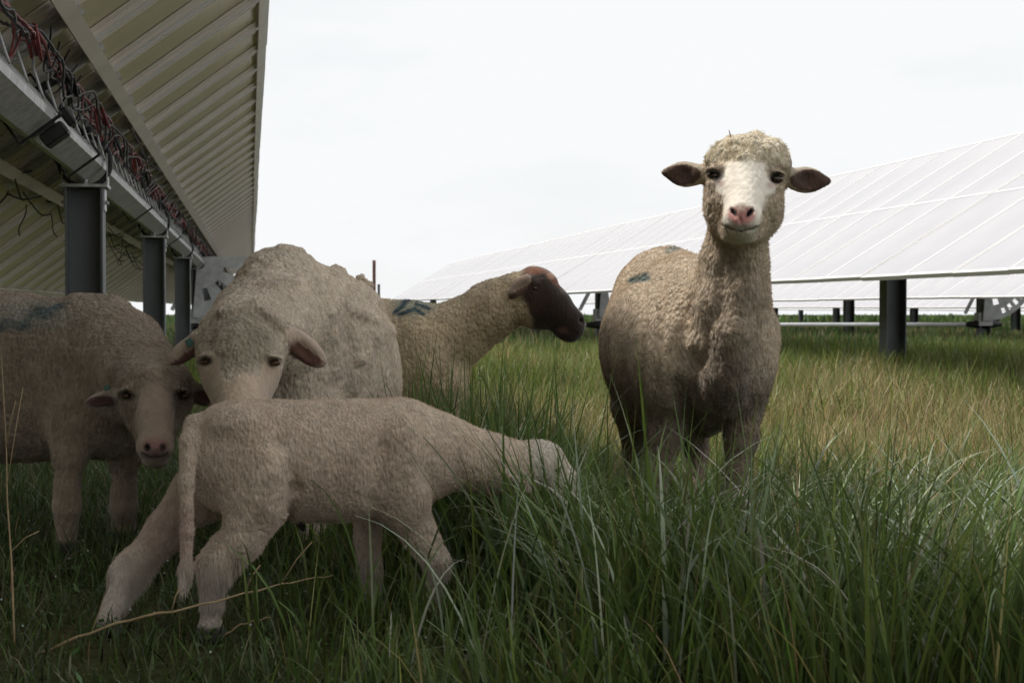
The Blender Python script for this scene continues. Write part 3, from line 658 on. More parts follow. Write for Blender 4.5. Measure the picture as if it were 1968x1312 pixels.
# ---- lamb in the foreground, nose in the tall grass
S = Sculpt(0.0036)
S.E(440, 878, 2.90, 92, 102, .078, k=.05)                       # rump
S.E(520, 882, 2.93, 110, 108, .082, k=.06)
S.E(610, 884, 2.97, 120, 108, .085, k=.06)                      # barrel
S.E(700, 878, 3.02, 115, 108, .085, k=.06)
S.E(780, 880, 3.06, 92, 100, .08, k=.05)                        # shoulder
S.E(630, 935, 2.98, 120, 52, .07, k=.04)
S.chain([(770, 850, 3.07, 78), (850, 868, 3.10, 62), (930, 888, 3.13, 50), (1000, 896, 3.15, 47)], k=.04)
S.E(1040, 892, 3.16, 44, 40, .045, k=.03)
S.chain([(1045, 890, 3.16, 38), (1078, 925, 3.16, 28), (1094, 962, 3.16, 19)], k=.02)
S.E(1000, 930, 3.08, 30, 11, .012, roll=35, k=.012)
S.E(490, 930, 2.848, 60, 90, .040, roll=28, k=.018)              # near thigh
S.chain([(500, 975, 2.86, 54), (466, 1035, 2.85, 39), (420, 1078, 2.84, 26), (410, 1102, 2.84, 22), (406, 1150, 2.845, 17), (404, 1200, 2.85, 14), (405, 1220, 2.85, 20), (407, 1228, 2.83, 16)], k=.022)
S.C((420, 1040, 2.85, 14), (386, 1076, 2.84, 11), k=.015).C((330, 1030, 2.98, 16), (224, 1092, 2.955, 11), k=.015)
S.E(402, 930, 2.97, 55, 80, .035, roll=15, k=.03)
S.chain([(372, 950, 2.98, 48), (318, 1020, 2.98, 36), (256, 1088, 2.96, 26), (242, 1112, 2.955, 23), (222, 1160, 2.93, 18), (208, 1195, 2.91, 14), (206, 1210, 2.90, 20), (204, 1217, 2.88, 16)], k=.022)
S.chain([(376, 818, 2.88, 22), (364, 850, 2.84, 17), (358, 930, 2.81, 13), (359, 1020, 2.80, 12), (357, 1090, 2.80, 11), (350, 1128, 2.79, 7)], k=.010)   # tail
S.E(772, 948, 2.975, 52, 60, .034, roll=-20, k=.018)
S.E(758, 868, 2.972, 48, 78, .036, roll=14, k=.02); S.E(452, 812, 2.87, 50, 30, .05, roll=-10, k=.02)
S.chain([(778, 975, 3.00, 48), (812, 1035, 3.00, 30), (842, 1076, 3.0, 20), (834, 1125, 3.01, 13), (828, GV(3.01) - 22, 3.01, 13), (830, GV(3.01) - 8, 2.995, 15)], k=.022)
S.chain([(712, 960, 3.13, 38), (706, 1040, 3.13, 20), (712, 1085, 3.13, 17), (714, GV(3.13) - 8, 3.13, 16)], k=.022)
S.C((572, 996, 2.97, 9), (584, 1020, 2.965, 5), k=.008)
def paint_E(u, v, V, n):
    N_ = len(u); c = base_cols(N_, (0.59, 0.475, 0.37)); w = np.ones(N_); n2 = fbm(V * 30); n1 = fbm(V * 9)
    c = mixc(c, (0.46, 0.34, 0.26), np.clip(n1 * .5 + .15, 0, .6))
    leg = sm(1040, 1110, v + n2 * 20)
    c = mixc(c, (0.50, 0.44, 0.38), leg * .9)
    c = mixc(c, (0.40, 0.27, 0.23), blob(u, v, 330, 1020, 60, 60, .5) * .6)
    hd = sm(1000, 1040, u); c = mixc(c, (0.62, 0.57, 0.49), hd * .8)
    c = mixc(c, (0.03, 0.02, 0.02), blob(u, v, 580, 1012, 12, 10, .2)); c = mixc(c, (0.25, 0.15, 0.13), blob(u, v, 1096, 968, 14, 14, .4) + blob(u, v, 1001, 931, 26, 9, .4) * (V[:, 1] < 3.09) * .7)
    return hooves(c, w * (1 - .3 * leg), V, 0.022)
def disp_E(u, v, V, n):
    wr = np.clip(1 - np.abs(u - 480) / 140, 0, 1) * sm(900, 1000, v) * (1 - sm(1060, 1100, v))
    return 0.0008 * fbm(V * np.array((60, 60, 28.0)), 2) + 0.0014 * fbm(V * 14, 2) - 0.0010 * crease(V, (125, 125, 60), .3) - wr * .0028 * crease(V, (22, 22, 62), .25, 3.0) - (n[:, 1] < 0) * (.007 * seg(u, v, (735, 860), (712, 960), 13) + .006 * seg(u, v, (535, 850), (572, 940), 13) + .007 * seg(u, v, (572, 940), (548, 1000), 12) + .004 * seg(u, v, (860, 830), (880, 910), 14))
lamb, lbo = animal('lamb', S, paint_E, disp_E, LAMBWOOL, 'small cream lamb striding right with its head in the tall grass', 'lamb', 110000, .0032, .00033,
    None, [(1070, 903, 6)], down=.25, leghair=lambda u, v, p: sm(1050, 1100, v) * (1 - .75 * sm(1140, 1190, v)) * 2.0 + sm(1030, 1060, u) * .8)

# ear tag on the middle ewe, straw tuft, ear tag of the left ewe
def ear_tag(u, v, Y, w, h, rot, parent, org):
    m = MB(); m.box((0, 0, 0), (w, .003, h)); m.tube([(0, -.004, 0), (0, .006, 0)], .003, 8)
    m.obj('ear_tag', TAGM, parent, bevel=.0008, loc=P(u, v, Y) - org, rot=(0, R(rot), 0))
ear_tag(364, 658, 3.475, .014, .016, -30, mid, mo)
ear_tag(206, 745, 3.59, .014, .010, -20, lft, lo_)
# ------------------------------------------------------------------ SOLAR ROWS
PLATEM = noisy('zinc_plate', (0.42, 0.43, 0.44), (0.58, 0.59, 0.60), 9, 0.55, 0.1, 0.1, 60)
LW, PITCHM = 2.02, 0.69            # length of a module up the slope, module spacing along the row
def ground_z(x, y):
    d = np.maximum(np.asarray(y, float) - 14.0, 0)
    return -0.0042 * d
def module_meshes():
    """one module: X up the slope, Y along the row, Z out of the face"""
    g = MB(); g.box((0, 0, .006), (LW - .054, PITCHM - .045, .005))
    f = MB(); wy = PITCHM - .003
    for sx in (-1, 1): f.box((sx * (LW / 2 - .0125), 0, -.003), (.025, wy, .026))
    for sy in (-1, 1): f.box((0, sy * (wy / 2 - .010), -.003), (LW - .052, .020, .026))
    f.box((0, 0, .0095), (.022, wy - .044, .002))
    fl = MB()                                   # wide back flanges along both long edges, with a lip
    for sy in (-1, 1):
        fl.box((0, sy * (wy / 2 - .075), -.0015), (LW - .10, .108, .005))
        fl.box((0, sy * (wy / 2 - .060), -.010), (LW - .14, .014, .012))
    fl.box((LW / 2 - .040, 0, -.0145), (.028, wy - .05, .006)); fl.box((-LW / 2 + .040, 0, -.0145), (.028, wy - .05, .006))
    return g.mesh('cell_glass'), f.mesh('panel_frame'), fl.mesh('back_flange')
MG, MF, MFL = module_meshes()
for me, m in ((MG, CELL), (MF, ALU), (MFL, FLANGE)): me.materials.append(m)
def post_mesh(h, flange=.15, depth=.15):
    m = MB(); tf = .009
    for sx in (-1, 1): m.box((sx * (flange / 2 - tf / 2), 0, -h / 2), (tf, depth, h))
    m.box((0, .02, -h / 2), (flange - 2 * tf - .002, .007, h))
    return m.mesh('post')
def cap_mb(tz):
    """saddle on the post: cap plate, two cheeks, bearing ring round the tube"""
    m = MB(); m.box((0, 0, .006), (.19, .17, .012))
    for sx in (-1, 1):
        m.box((sx * .090, 0, tz / 2 + .012), (.006, .06, tz)); m.box((sx * .0785, 0, -.05), (.006, .10, .088))
        for q in (-.03, .03): m.tube([(sx * .080, q, -.06), (sx * .092, q, -.06)], .008, 6)
    m.tube([(0, 0, .012), (0, 0, .036)], .010, 6)
    return m
def ring_mesh(r0, r1, w, n=28):
    m = MB(); vs = []; fs = []
    for i in range(n):
        a = 2 * math.pi * i / n
        for r, y in ((r0, -w), (r1, -w), (r1, w), (r0, w)): vs.append((r * math.cos(a), y, r * math.sin(a)))
    for i in range(n):
        j = (i + 1) % n
        for k in range(4): fs.append((i * 4 + k, i * 4 + (k + 1) % 4, j * 4 + (k + 1) % 4, j * 4 + k))
    m.add(vs, fs); return m.mesh('bearing_ring', True)
RING = ring_mesh(.094, .112, .022); RING.materials.append(BLACK)
def tube_mesh(L, a=.060, ch=.017):
    """octagonal-cornered torque tube along +Y"""
    pr = [(a, -a + ch), (a, a - ch), (a - ch, a), (-a + ch, a), (-a, a - ch), (-a, -a + ch), (-a + ch, -a), (a - ch, -a)]
    m = MB(); n = 8
    m.add([(x, 0, z) for x, z in pr] + [(x, L, z) for x, z in pr], [(i, (i + 1) % n, n + (i + 1) % n, n + i) for i in range(n)] + [tuple(range(n)), tuple(range(n, 2 * n))])
    return m.mesh('torque_tube')
def sector_plate():
    """perforated drive plate with slots on arcs"""
    m = MB(); t = .006
    cells = []
    ra = [.10, .20, .26, .34, .42, .50, .56, .64, .70]
    for i in range(len(ra) - 1):
        for k in range(36):
            if k < 17: continue
            a0 = math.pi * (k / 36.0) * 1.0 + math.pi; a1 = a0 + math.pi / 36
            hole = (i in (3, 4) and k % 6 in (2, 3)) or (i == 6 and k % 2 == 0 and 20 < k < 31)
            if hole: continue
            c = [(ra[i] * math.cos(a0), ra[i] * math.sin(a0)), (ra[i + 1] * math.cos(a0), ra[i + 1] * math.sin(a0)), (ra[i + 1] * math.cos(a1), ra[i + 1] * math.sin(a1)), (ra[i] * math.cos(a1), ra[i] * math.sin(a1))]
            m.add([(x, -t / 2, z) for x, z in c] + [(x, t / 2, z) for x, z in c], [(0, 1, 2, 3), (4, 5, 6, 7), (0, 1, 5, 4), (1, 2, 6, 5), (2, 3, 7, 6), (3, 0, 4, 7)])
    m.box((.36, 0, .0355), (.68, t, .07)); m.box((-.22, 0, -.42), (.05, t, .42), Matrix.Rotation(R(28), 3, 'Y'))
    me = m.mesh('drive_plate'); bm = bmesh.new(); bm.from_mesh(me); bmesh.ops.remove_doubles(bm, verts=bm.verts, dist=1e-5); bm.to_mesh(me); bm.free()
    return me
PLATE = sector_plate(); PLATE.materials.append(PLATEM)
TZ = 1.15
def tracker(label, s, y0, y1, tilt, posts, drive=None, near=False, drop=0.0, post_mat=DSTEEL):
    root = empty('solar_tracker', (s, 0, -drop), ROWA)
    tag(root, label, 'solar panel row', 'rows of tilted solar panels')
    k = 1 / ROWD.y; T = R(tilt)
    e = Vector((math.cos(T), 0, math.sin(T))); n = Vector((-math.sin(T), 0, math.cos(T)))
    a0, a1 = y0 * k, y1 * k
    tm = tube_mesh(a1 - a0); tm.materials.append(GALV)
    tube = link('torque_tube', tm, None, root, (0, a0, TZ), (0, -T, 0))
    cnt = int((a1 - a0) / PITCHM)
    C0 = Vector((0, 0, TZ)) + n * .125
    base = None
    for i in range(cnt):
        yy = a0 + (i + .5) * PITCHM
        jig = random.uniform(-.004, .004) + .012 * math.sin(i * .31 + s)
        loc = C0 + Vector((0, yy, 0)) + n * jig * .4
        rot = (random.uniform(-.001, .001), -T + random.uniform(-.003, .003), 0)
        g = link('solar_panel', MG, None, root, loc, rot)
        link('panel_frame', MF, None, g); link('back_flange', MFL, None, g)
    # purlins up and down the slope
    for off in (.25, -.25):
        m = MB(); q = C0 + e * off - n * .040
        m.box((0, (a1 - a0) / 2, 0), (.008, a1 - a0, .062)); m.box((.025, (a1 - a0) / 2, -.0285), (.042, a1 - a0, .005))
        m.obj('purlin', FLANGE, root, loc=q + Vector((0, a0, 0)), rot=(0, -T, 0))
    # short rails from tube to purlins at every second seam
    rail = MB(); rail.box((0, 0, 0), (.62, .035, .028)); rail.box((.0, .022, -.010), (.56, .010, .008)); rm = rail.mesh('module_rail'); rm.materials.append(GALV)
    for i in range(cnt + 1):
        if len(posts) and i < 90: link('module_rail', rm, None, root, C0 - n * .044 + Vector((0, a0 + i * PITCHM, 0)), (0, -T, 0))
    for py in posts:
        gz = float(ground_z(0, py)) ; h = TZ - .108 + .25 - gz
        pm = post_mesh(h); pm.materials.append(post_mat)
        p = link('post', pm, None, root, (0, py * k, TZ - .108))
        cm = cap_mb(.13).mesh('saddle'); cm.materials.append(GALV); link('saddle', cm, None, p)
        link('bearing_ring', RING, None, root, (0, py * k, TZ))
    if drive is not None:
        link('drive_plate', PLATE, None, root, (0, drive * k - .12, TZ - .02), (0, 0, 0))
        m = MB(); m.tube([(0, drive * k, TZ - .62), (0, drive * k, TZ - .08)], .03, 10); m.box((0, drive * k + .0, TZ - .70), (.20, .16, .18)); m.obj('drive_gearbox', GALV, root)
    return root, e, n, C0, a0, a1, k, T

rowL, eL, nL, C0L, a0L, a1L, kL, TL = tracker('solar row on the left seen from below, its underside ribbed and wired', -.68, -4.0, 46.0, 36.5,
    [2.06, 7.06, 12.06, 17.06, 21.8, 27, 32, 37, 42, 45.6], 21.8)
tracker('nearest solar row on the right, its pale panels facing the sheep', 4.67, 5.2, 47.0, 31.5, [7.2, 12.5, 17.8, 22.9, 28.2, 33.5, 38.8, 44.1], 22.9)
tracker('second solar row on the right, seen below the nearest row', 10.02, 14.0, 48.0, 31.5, [18.2, 23.5, 28.8, 34.1, 39.4, 44.7], 23.5, drop=.05)
tracker('third solar row on the right, low in the distance', 15.4, 20.0, 60.0, 31.5, [24, 29.3, 34.6, 39.9, 45.2, 50.5, 55.8], None, drop=.17)
tracker('farthest solar row on the right, a thin pale line near the horizon', 20.8, 26.0, 66.0, 31.5, [30, 36, 42, 48, 54, 60, 65], None, drop=.24)

# wire hangers that hook over the tube of the left row, straps, sensor box
def rowpt(x, yy, z): return Vector((x, yy, z))
m = MB()
hung = MB(); up = Vector((0, 0, TZ))
for i in range(60):
    yy = a0L + 4.0 * kL + (i + .15) * PITCHM * .5
    if yy > 26: break
    q0 = up + eL * .145 + nL * .108; q1 = up + eL * .100 + nL * .02; q2 = up + eL * .078 - nL * .045; q3 = up + eL * .072 - nL * .066
    hm = MB(); hm.tube([q0, q0 * .5 + q1 * .5 + eL * .012, q1, q2, q3], .0042, 6)
    hm.obj('hanger_rod', GALV, rowL, True, loc=(0, yy, 0))
for yy in (5.25, 6.6, 10.1, 14.2):
    b = MB(); w = .075
    b.tube([up + eL * w - nL * w, up + eL * w + nL * w, up - eL * w + nL * w, up - eL * w - nL * w, up + eL * w - nL * w], .006, 6)
    b.obj('strap', BLACK, rowL, loc=(0, yy, 0))
b = MB(); b.box(up + eL * .02 - nL * .092, (.085, .09, .045), Matrix.Rotation(-TL, 3, 'Y')); b.box(up + eL * .085 - nL * .07, (.03, .06, .06), Matrix.Rotation(-TL, 3, 'Y'))
b.obj('sensor_box', BLACK, rowL, bevel=.006, loc=(0, 5.4, 0))
# cable loom along the upper purlin
rr = random.Random(5)
def cable_run(name, mat, off, hang, r, ph, amp):
    pts = []; y = a0L + .2
    while y < a1L - .5:
        s = y * 2 * math.pi / (PITCHM * 2)
        lift = hang + amp * (1 - abs(math.sin(s * .5 + ph + .5 * math.sin(y * 1.3 + ph)))) + .008 * math.sin(y * 7 + ph * 3) + rr.uniform(-.002, .002)
        o_ = off + .020 * math.sin(y * 5.1 + ph * 2) + .005 * math.sin(y * 13.7 + ph * 5) + rr.uniform(-.002, .002)
        q = C0L + eL * o_ - nL * .05; pts.append((q.x, y, q.z - lift)); y += .03 if y < 16 else .12
    m = MB(); m.tube(pts, r, 5, cap=True); m.obj(name, mat, rowL, True)
for i in range(3): cable_run('red_cable', RED, .165 + .012 * i, .018 + .012 * i, .0042, i * 1.1, .055)
for i in range(5): cable_run('black_cable', BLACK, .155 + .014 * i, .012 + .013 * i, .0042, .6 + i * .9, .075)
for i in range(54):          # drooping connector loops and lead ends
    yy = 4.4 + i * .46; off = .16 + rr.uniform(-.04, .07)
    q = C0L + eL * off - nL * .06; dx = rr.uniform(-.10, .10); dz = rr.uniform(.07, .17); L = rr.uniform(.08, .30)
    pts = []
    for k in range(15):
        t = k / 14; pts.append((q.x + dx * math.sin(math.pi * t) + .006 * math.sin(9 * t + i), yy + L * (t - .3) * 1.2, q.z - dz * math.sin(math.pi * t)))
    if i % 4 == 3: pts = pts[:10]
    m = MB(); m.tube(pts, .0034, 5)
    if i % 4 == 3: m.tube([pts[-1], (Vector(pts[-1]) * 2 - Vector(pts[-2]))], .007, 6)
    m.obj('cable_loop', RED if i % 5 == 0 else BLACK, rowL, True)
# connector bundles strapped between the runs
for i in range(24):
    yy = 4.5 + i * PITCHM * 1.4; q = C0L + eL * (.18 + rr.uniform(-.02, .02)) - nL * .07
    m = MB()
    for j in range(5): m.tube([(q.x + j * .008 - .02, yy - .03 + rr.uniform(-.02, .02), q.z - .02 - .006 * (j % 3)), (q.x + j * .008 - .01 + rr.uniform(-.01, .01), yy + .07, q.z - .075 + rr.uniform(-.03, .02))], .0055, 6)
    m.obj('connector', RED if i % 2 == 0 else BLACK, rowL, True)
# dangling leads below the lower half of the panels
for i in range(26):
    yy = 4.6 + i * .42; off = -.28 + rr.uniform(-.08, .08); q = C0L + eL * off - nL * .03
    dd = rr.uniform(.08, .16); a = rr.uniform(-.08, .08)
    m = MB(); m.tube(smooth_path([(q.x, yy, q.z), (q.x + a * .3, yy + .05, q.z - dd * .4), (q.x + a, yy + .03, q.z - dd), (q.x + a * 1.3 + .02, yy - .02, q.z - dd * (1.0 if i % 2 else 1.35))]), .0034, 5)
    if i % 2: m.tube(smooth_path([(q.x - .06, yy - .06, q.z - .01), (q.x, yy, q.z - .03), (q.x + .07, yy + .07, q.z - .01)]), .004, 5)
    m.obj('loose_lead', BLACK, rowL, True)
for i in range(30):
    yy = 4.8 + i * PITCHM; q = C0L + eL * .06 - nL * .055
    m = MB(); d = Vector((.16, .01, .10)); c = Vector((q.x, yy, q.z)); m.tube([c - d * .5, c + d * .5], .008, 6); m.tube([c - d * .5 + Vector((0, .03, -.01)), c + d * .45 + Vector((0, .03, -.01))], .006, 6)
    m.obj('lead_clip', BLACK if i % 2 else GALV, rowL, True)

# drive shaft that links the rows, just above the grass
yL, yR = 21.8, 24.6
pa = Vector((-.68 - .1518 * 21.8, 21.8, .33)); pb = Vector((10.02 - .1518 * 23.5, 23.5, .33)); dd = (pb - pa).normalized()
sh = empty('drive_shaft', pa, 0); tag(sh, 'long pale drive shaft running low across the grass between the rows', 'drive shaft')
L = (pb - pa).length
m = MB()
for i in range(2):
    q0 = dd * (.25 + i * L / 2); q1 = dd * (L / 2 * (i + 1) - .25); m.tube([q0, q1], .024, 12)
m.obj('shaft_tube', PIPE, sh, True)
for i in range(3):
    m = MB(); q = dd * (L / 2 * i); m.tube([q - dd * .26, q - dd * .1, q + dd * .1, q + dd * .26], [.03, .055, .055, .03], 10); m.obj('universal_joint', BLACK, sh, True)

# thin rusty fence post beyond the flock, small marker stake, distant fence posts on the left
def tpost(u, vt, Y, w, label, mat=RUST):
    a = P(u, vt, Y); x = float(a[0]); gz = float(ground_z(0, Y)); h = float(a[2]) - gz + .1
    m = MB(); m.box((0, 0, h / 2), (w, w * .28, h)); m.box((0, w * .4, h / 2), (w * .22, w * .5, h - .004))
    for i in range(int(h / .12)): m.box((0, -w * .2, .08 + i * .12), (w * .5, w * .14, .02))
    o = m.obj('fence_post', mat, loc=(x, Y, gz - .1)); tag(o, label, 'post'); return o
tpost(719, 500, 24.0, .045, 'thin rusty steel post rising behind the rump of the middle ewe')
tpost(728, 546, 30.0, .045, 'short grey stake just right of the thin rusty post', DSTEEL)
tpost(33, 566, 52.0, .20, 'leftmost small dark post far behind the back of the left ewe', DSTEEL)
tpost(94, 566, 55.0, .20, 'small dark post far off, first from the near steel post on the left', DSTEEL)
tpost(110, 568, 58.0, .16, 'slimmer small dark post far off, touching the wider one', DSTEEL)
# ------------------------------------------------------------------ GROUND AND GRASS
gm, t, b = new_mat('meadow_soil')
tc = N(t, 'ShaderNodeTexCoord')
n1 = N(t, 'ShaderNodeTexNoise', Scale=.9, Detail=8, Roughness=.65); n2 = N(t, 'ShaderNodeTexNoise', Scale=30, Detail=6)
for q in (n1, n2): t.links.new(tc.outputs['Object'], q.inputs['Vector'])
rp = N(t, 'ShaderNodeValToRGB'); e = rp.color_ramp.elements
e[0].position = .35; e[0].color = (.045, .065, .022, 1); e[1].position = .68; e[1].color = (.13, .105, .05, 1)
t.links.new(n1.outputs['Fac'], rp.inputs['Fac'])
r2 = N(t, 'ShaderNodeValToRGB'); r2.color_ramp.elements[0].position = .3; r2.color_ramp.elements[0].color = (.45, .45, .45, 1); r2.color_ramp.elements[1].position = .7
t.links.new(n2.outputs['Fac'], r2.inputs['Fac'])
mx = N(t, 'ShaderNodeMixRGB', blend_type='MULTIPLY'); mx.inputs['Fac'].default_value = 1
t.links.new(rp.outputs['Color'], mx.inputs['Color1']); t.links.new(r2.outputs['Color'], mx.inputs['Color2']); t.links.new(mx.outputs['Color'], b.inputs['Base Color'])
b.inputs['Roughness'].default_value = 1.0; b.inputs['Specular IOR Level'].default_value = .1
bp = N(t, 'ShaderNodeBump', Strength=.6, Distance=.03); t.links.new(n2.outputs['Fac'], bp.inputs['Height']); t.links.new(bp.outputs['Normal'], b.inputs['Normal'])
ys = np.concatenate([[-60, -20, -5], np.linspace(0, 14, 8), np.linspace(20, 100, 12), [200, 500, 1500]])
xs = np.concatenate([[-900, -200, -50], np.linspace(-20, 30, 11), [80, 300, 1200]])
gx, gy = np.meshgrid(xs, ys); gv = np.stack([gx.ravel(), gy.ravel(), ground_z(0, gy.ravel()) - .004], 1)
nx = len(xs); gf = [(j * nx + i, j * nx + i + 1, (j + 1) * nx + i + 1, (j + 1) * nx + i) for j in range(len(ys) - 1) for i in range(nx - 1)]
tag(link('ground', np_mesh('ground', gv, np.array(gf), True), gm), kind='structure')

def blades(name, bx, by, h, w, col_a, col_b, lean, bend, mat, label, segs=4, az=None, fold=0.0, twist=0.6):
    """ribbons that rise, lean and droop; col_a at the foot, col_b at the tip"""
    n = len(bx); az = RS.rand(n) * 2 * math.pi if az is None else az
    fa = az + math.pi / 2 + RS.randn(n) * twist
    K = segs + 1; V = np.zeros((n, K, 2, 3)); Cc = np.zeros((n, K, 2, 3))
    gz = ground_z(0, by)
    x = np.zeros(n); z = np.zeros(n); th = lean.copy(); st = h / segs
    for k in range(K):
        tt = k / segs
        wd = w * (1.0 - tt ** 2.2) * (0.75 + 0.5 * min(1, tt * 3)) * .5
        if k == segs: wd = w * .03
        cx = bx + x * np.cos(az); cy = by + x * np.sin(az); cz = gz + z
        for s_, sg in ((0, -1), (1, 1)):
            V[:, k, s_, 0] = cx + sg * wd * np.cos(fa); V[:, k, s_, 1] = cy + sg * wd * np.sin(fa); V[:, k, s_, 2] = cz
            Cc[:, k, s_] = col_a * (1 - tt) + col_b * tt
        x = x + st * np.sin(th); z = z + st * np.cos(th); th = th + bend / segs * (0.4 + 1.2 * tt)
    idx = (np.arange(n)[:, None] * (2 * K) + np.arange(0, 2 * segs, 2)[None, :])
    F = np.stack([idx, idx + 1, idx + 3, idx + 2], 2).reshape(-1, 4)
    me = np_mesh(name, V.reshape(-1, 3), F, True, Cc.reshape(-1, 3))
    return tag(link(name, me, mat), label, 'grass', kind='stuff')
def scatter(n, y0, y1, wx=.36, pw=1.0):
    """positions spread evenly over the wedge of ground in front of the lens"""
    y = np.sqrt(y0 ** 2 + (y1 ** 2 - y0 ** 2) * RS.rand(n) ** pw); x = (RS.rand(n) * 2 - 1) * (wx * y + .35)
    return x, y
def sval(x, y): return x + .1518 * y
def cvar(n, c, v=.25):
    c = np.array(c)[None, :] * (1 + v * RS.randn(n, 1)) * (1 + .08 * RS.randn(n, 3)); return np.clip(c, .004, 1)
def n2d(x, y, f, o=0.0):
    return fbm(np.stack([x * f + o, y * f + 3.1 + o, np.full(len(x), 5.5 + o)], 1), 3)
G1, G2, G3 = (.040, .085, .018), (.135, .18, .038), (.11, .19, .045)
TAN, TAN2 = (.30, .25, .105), (.40, .335, .165)
STUFFLBL = 'label'

# keep the blades from piercing the near animals' bodies
FOOT = [(-.37, 2.88, .12), (-.18, 3.0, .15), (.45, 3.95, .22), (-.45, 4.0, .22), (-.95, 4.0, .3), (-.1, 5.2, .22), (.5, 4.3, .22)]
def near_body(x, y):
    m = np.zeros(len(x), bool)
    for a, b_, r in FOOT: m |= (x - a) ** 2 + (y - b_) ** 2 < r * r
    return m

# tall green grass: foreground from the middle to the right
n = 66000; x, y = scatter(n, 2.05, 5.4, .46); s = sval(x, y)
cl = n2d(x, y, 4.0)
dens = sm(-.02, .38, s + .10 * n2d(x, y, 3.0, 9)) * (1 - sm(4.0, 5.4, y + .5 * cl)) * (0.55 + .6 * np.clip(cl + .5, 0, 1))
dens *= .35 + .9 * sm(-.25, .35, n2d(x, y, 9.0, 33))
dens *= np.where((s > .75) & (y > 3.0), .7, 1)
k = RS.rand(n) < dens; x, y, s, cl = x[k], y[k], s[k], cl[k]; n = len(x)
hb = .20 + .15 * sm(.9, .6, s) * sm(2.2, 2.8, y) + .11 * sm(3.1, 2.4, y) * sm(.35, .7, s)
hb *= (.55 + .45 * sm(.0, .4, s)); hb *= np.where((s > .55) & (y > 2.9) & (y < 4.3), .78, 1)
h = hb * (.55 + .75 * RS.rand(n) ** 1.3) * (1 + .25 * cl)
h = np.where(near_body(x, y), np.minimum(h, .14), h)
tramp = (((np.abs(s - .27) < .19) & (y > 2.25) & (y < 3.0)) | ((s > .78) & (s < 1.22) & (y > 3.0) & (y < 3.85))) & (RS.rand(n) < .90)
h = np.where(tramp, np.minimum(h, .07 + .07 * RS.rand(n)), h)
w = .0030 + .0032 * RS.rand(n) ** 1.5
tone = RS.rand(n)[:, None]
cb = cvar(n, G2) * (1 - tone) + cvar(n, (.08, .125, .036)) * tone
dry = RS.rand(n) < .09; cb[dry] = cvar(dry.sum(), TAN, .2); w[dry] *= .55
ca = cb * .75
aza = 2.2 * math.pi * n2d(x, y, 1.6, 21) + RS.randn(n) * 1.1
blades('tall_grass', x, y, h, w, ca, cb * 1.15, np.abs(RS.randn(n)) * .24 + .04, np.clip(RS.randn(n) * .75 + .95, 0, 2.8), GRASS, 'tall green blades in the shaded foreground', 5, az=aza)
# arching broad blades with silvery undersides
n = 4600; x, y = scatter(n, 2.25, 4.3, .37); s = sval(x, y); k = RS.rand(n) < sm(.12, .45, s); x, y, s = x[k], y[k], s[k]; n = len(x)
h = (.30 + .18 * RS.rand(n)) * np.where((s > .6) & (y > 2.9), .7, 1); h = np.where(near_body(x, y), .15, h); h = np.where(((np.abs(s - .27) < .19) & (y < 3.0)) & (RS.rand(n) < .8), .13, h)
cb = cvar(n, (.13, .18, .06)); si = RS.rand(n) < .3; cb[si] = cvar(si.sum(), (.42, .46, .33), .12)
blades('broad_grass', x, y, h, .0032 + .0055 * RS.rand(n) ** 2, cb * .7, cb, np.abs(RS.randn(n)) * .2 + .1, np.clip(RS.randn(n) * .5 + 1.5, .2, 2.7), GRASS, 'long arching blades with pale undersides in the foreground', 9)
# upright clump between the brown faced ewe and the lamb
n = 420; x = np.concatenate([RS.randn(200) * .085 + float(P(965, 800, 3.45)[0]), RS.randn(60) * .05 + float(P(840, 780, 3.5)[0]), RS.randn(160) * .055 + float(P(1085, 900, 2.95)[0])]); y = np.where(np.arange(n) < 260, 3.45, 2.97) + RS.randn(n) * .08
h = np.where(np.arange(n) < 260, .26 + .24 * RS.rand(n), .20 + .10 * RS.rand(n)); cb = cvar(n, (.10, .155, .045))
blades('upright_grass', x, y, h, .0042 + .003 * RS.rand(n), cb * .75, cb, np.abs(RS.randn(n)) * .10 + .02, np.clip(RS.randn(n) * .4 + .45, 0, 1.8), GRASS, 'upright clump of tall blades behind the lamb', 7)
# close cropped turf on the left, in the shade of the panels
n = 150000; x, y = scatter(n, 1.8, 9.0, .37); s = sval(x, y); k = (RS.rand(n) < 1 - sm(.25, .6, s)); x, y, s = x[k], y[k], s[k]; n = len(x)
xo = RS.rand(160000) * 12 - 6; yo = RS.rand(160000) * 9.5 + .3; s2 = sval(xo, yo); out = (np.abs(xo) > .46 * yo + .3) | (yo < 2.0); x = np.concatenate([x, xo[out]]); y = np.concatenate([y, yo[out]]); s = sval(x, y); n = len(x)      # the turf goes on outside the frame
cl = n2d(x, y, 6.0); h = (.022 + .045 * RS.rand(n) ** 1.6) * (1 + .4 * cl) * (1 + .9 * sm(3.2, 3.7, y)); cb = cvar(n, (.08, .115, .034), .3); dr = RS.rand(n) < .05; cb[dr] = cvar(dr.sum(), (.25, .21, .12), .2)
blades('short_grass', x, y, h, .0022 + .0018 * RS.rand(n), cb * .8, cb, np.abs(RS.randn(n)) * .5 + .1, np.abs(RS.randn(n)) * 1.2, GRASS, 'short dark turf under the left solar row', 3)
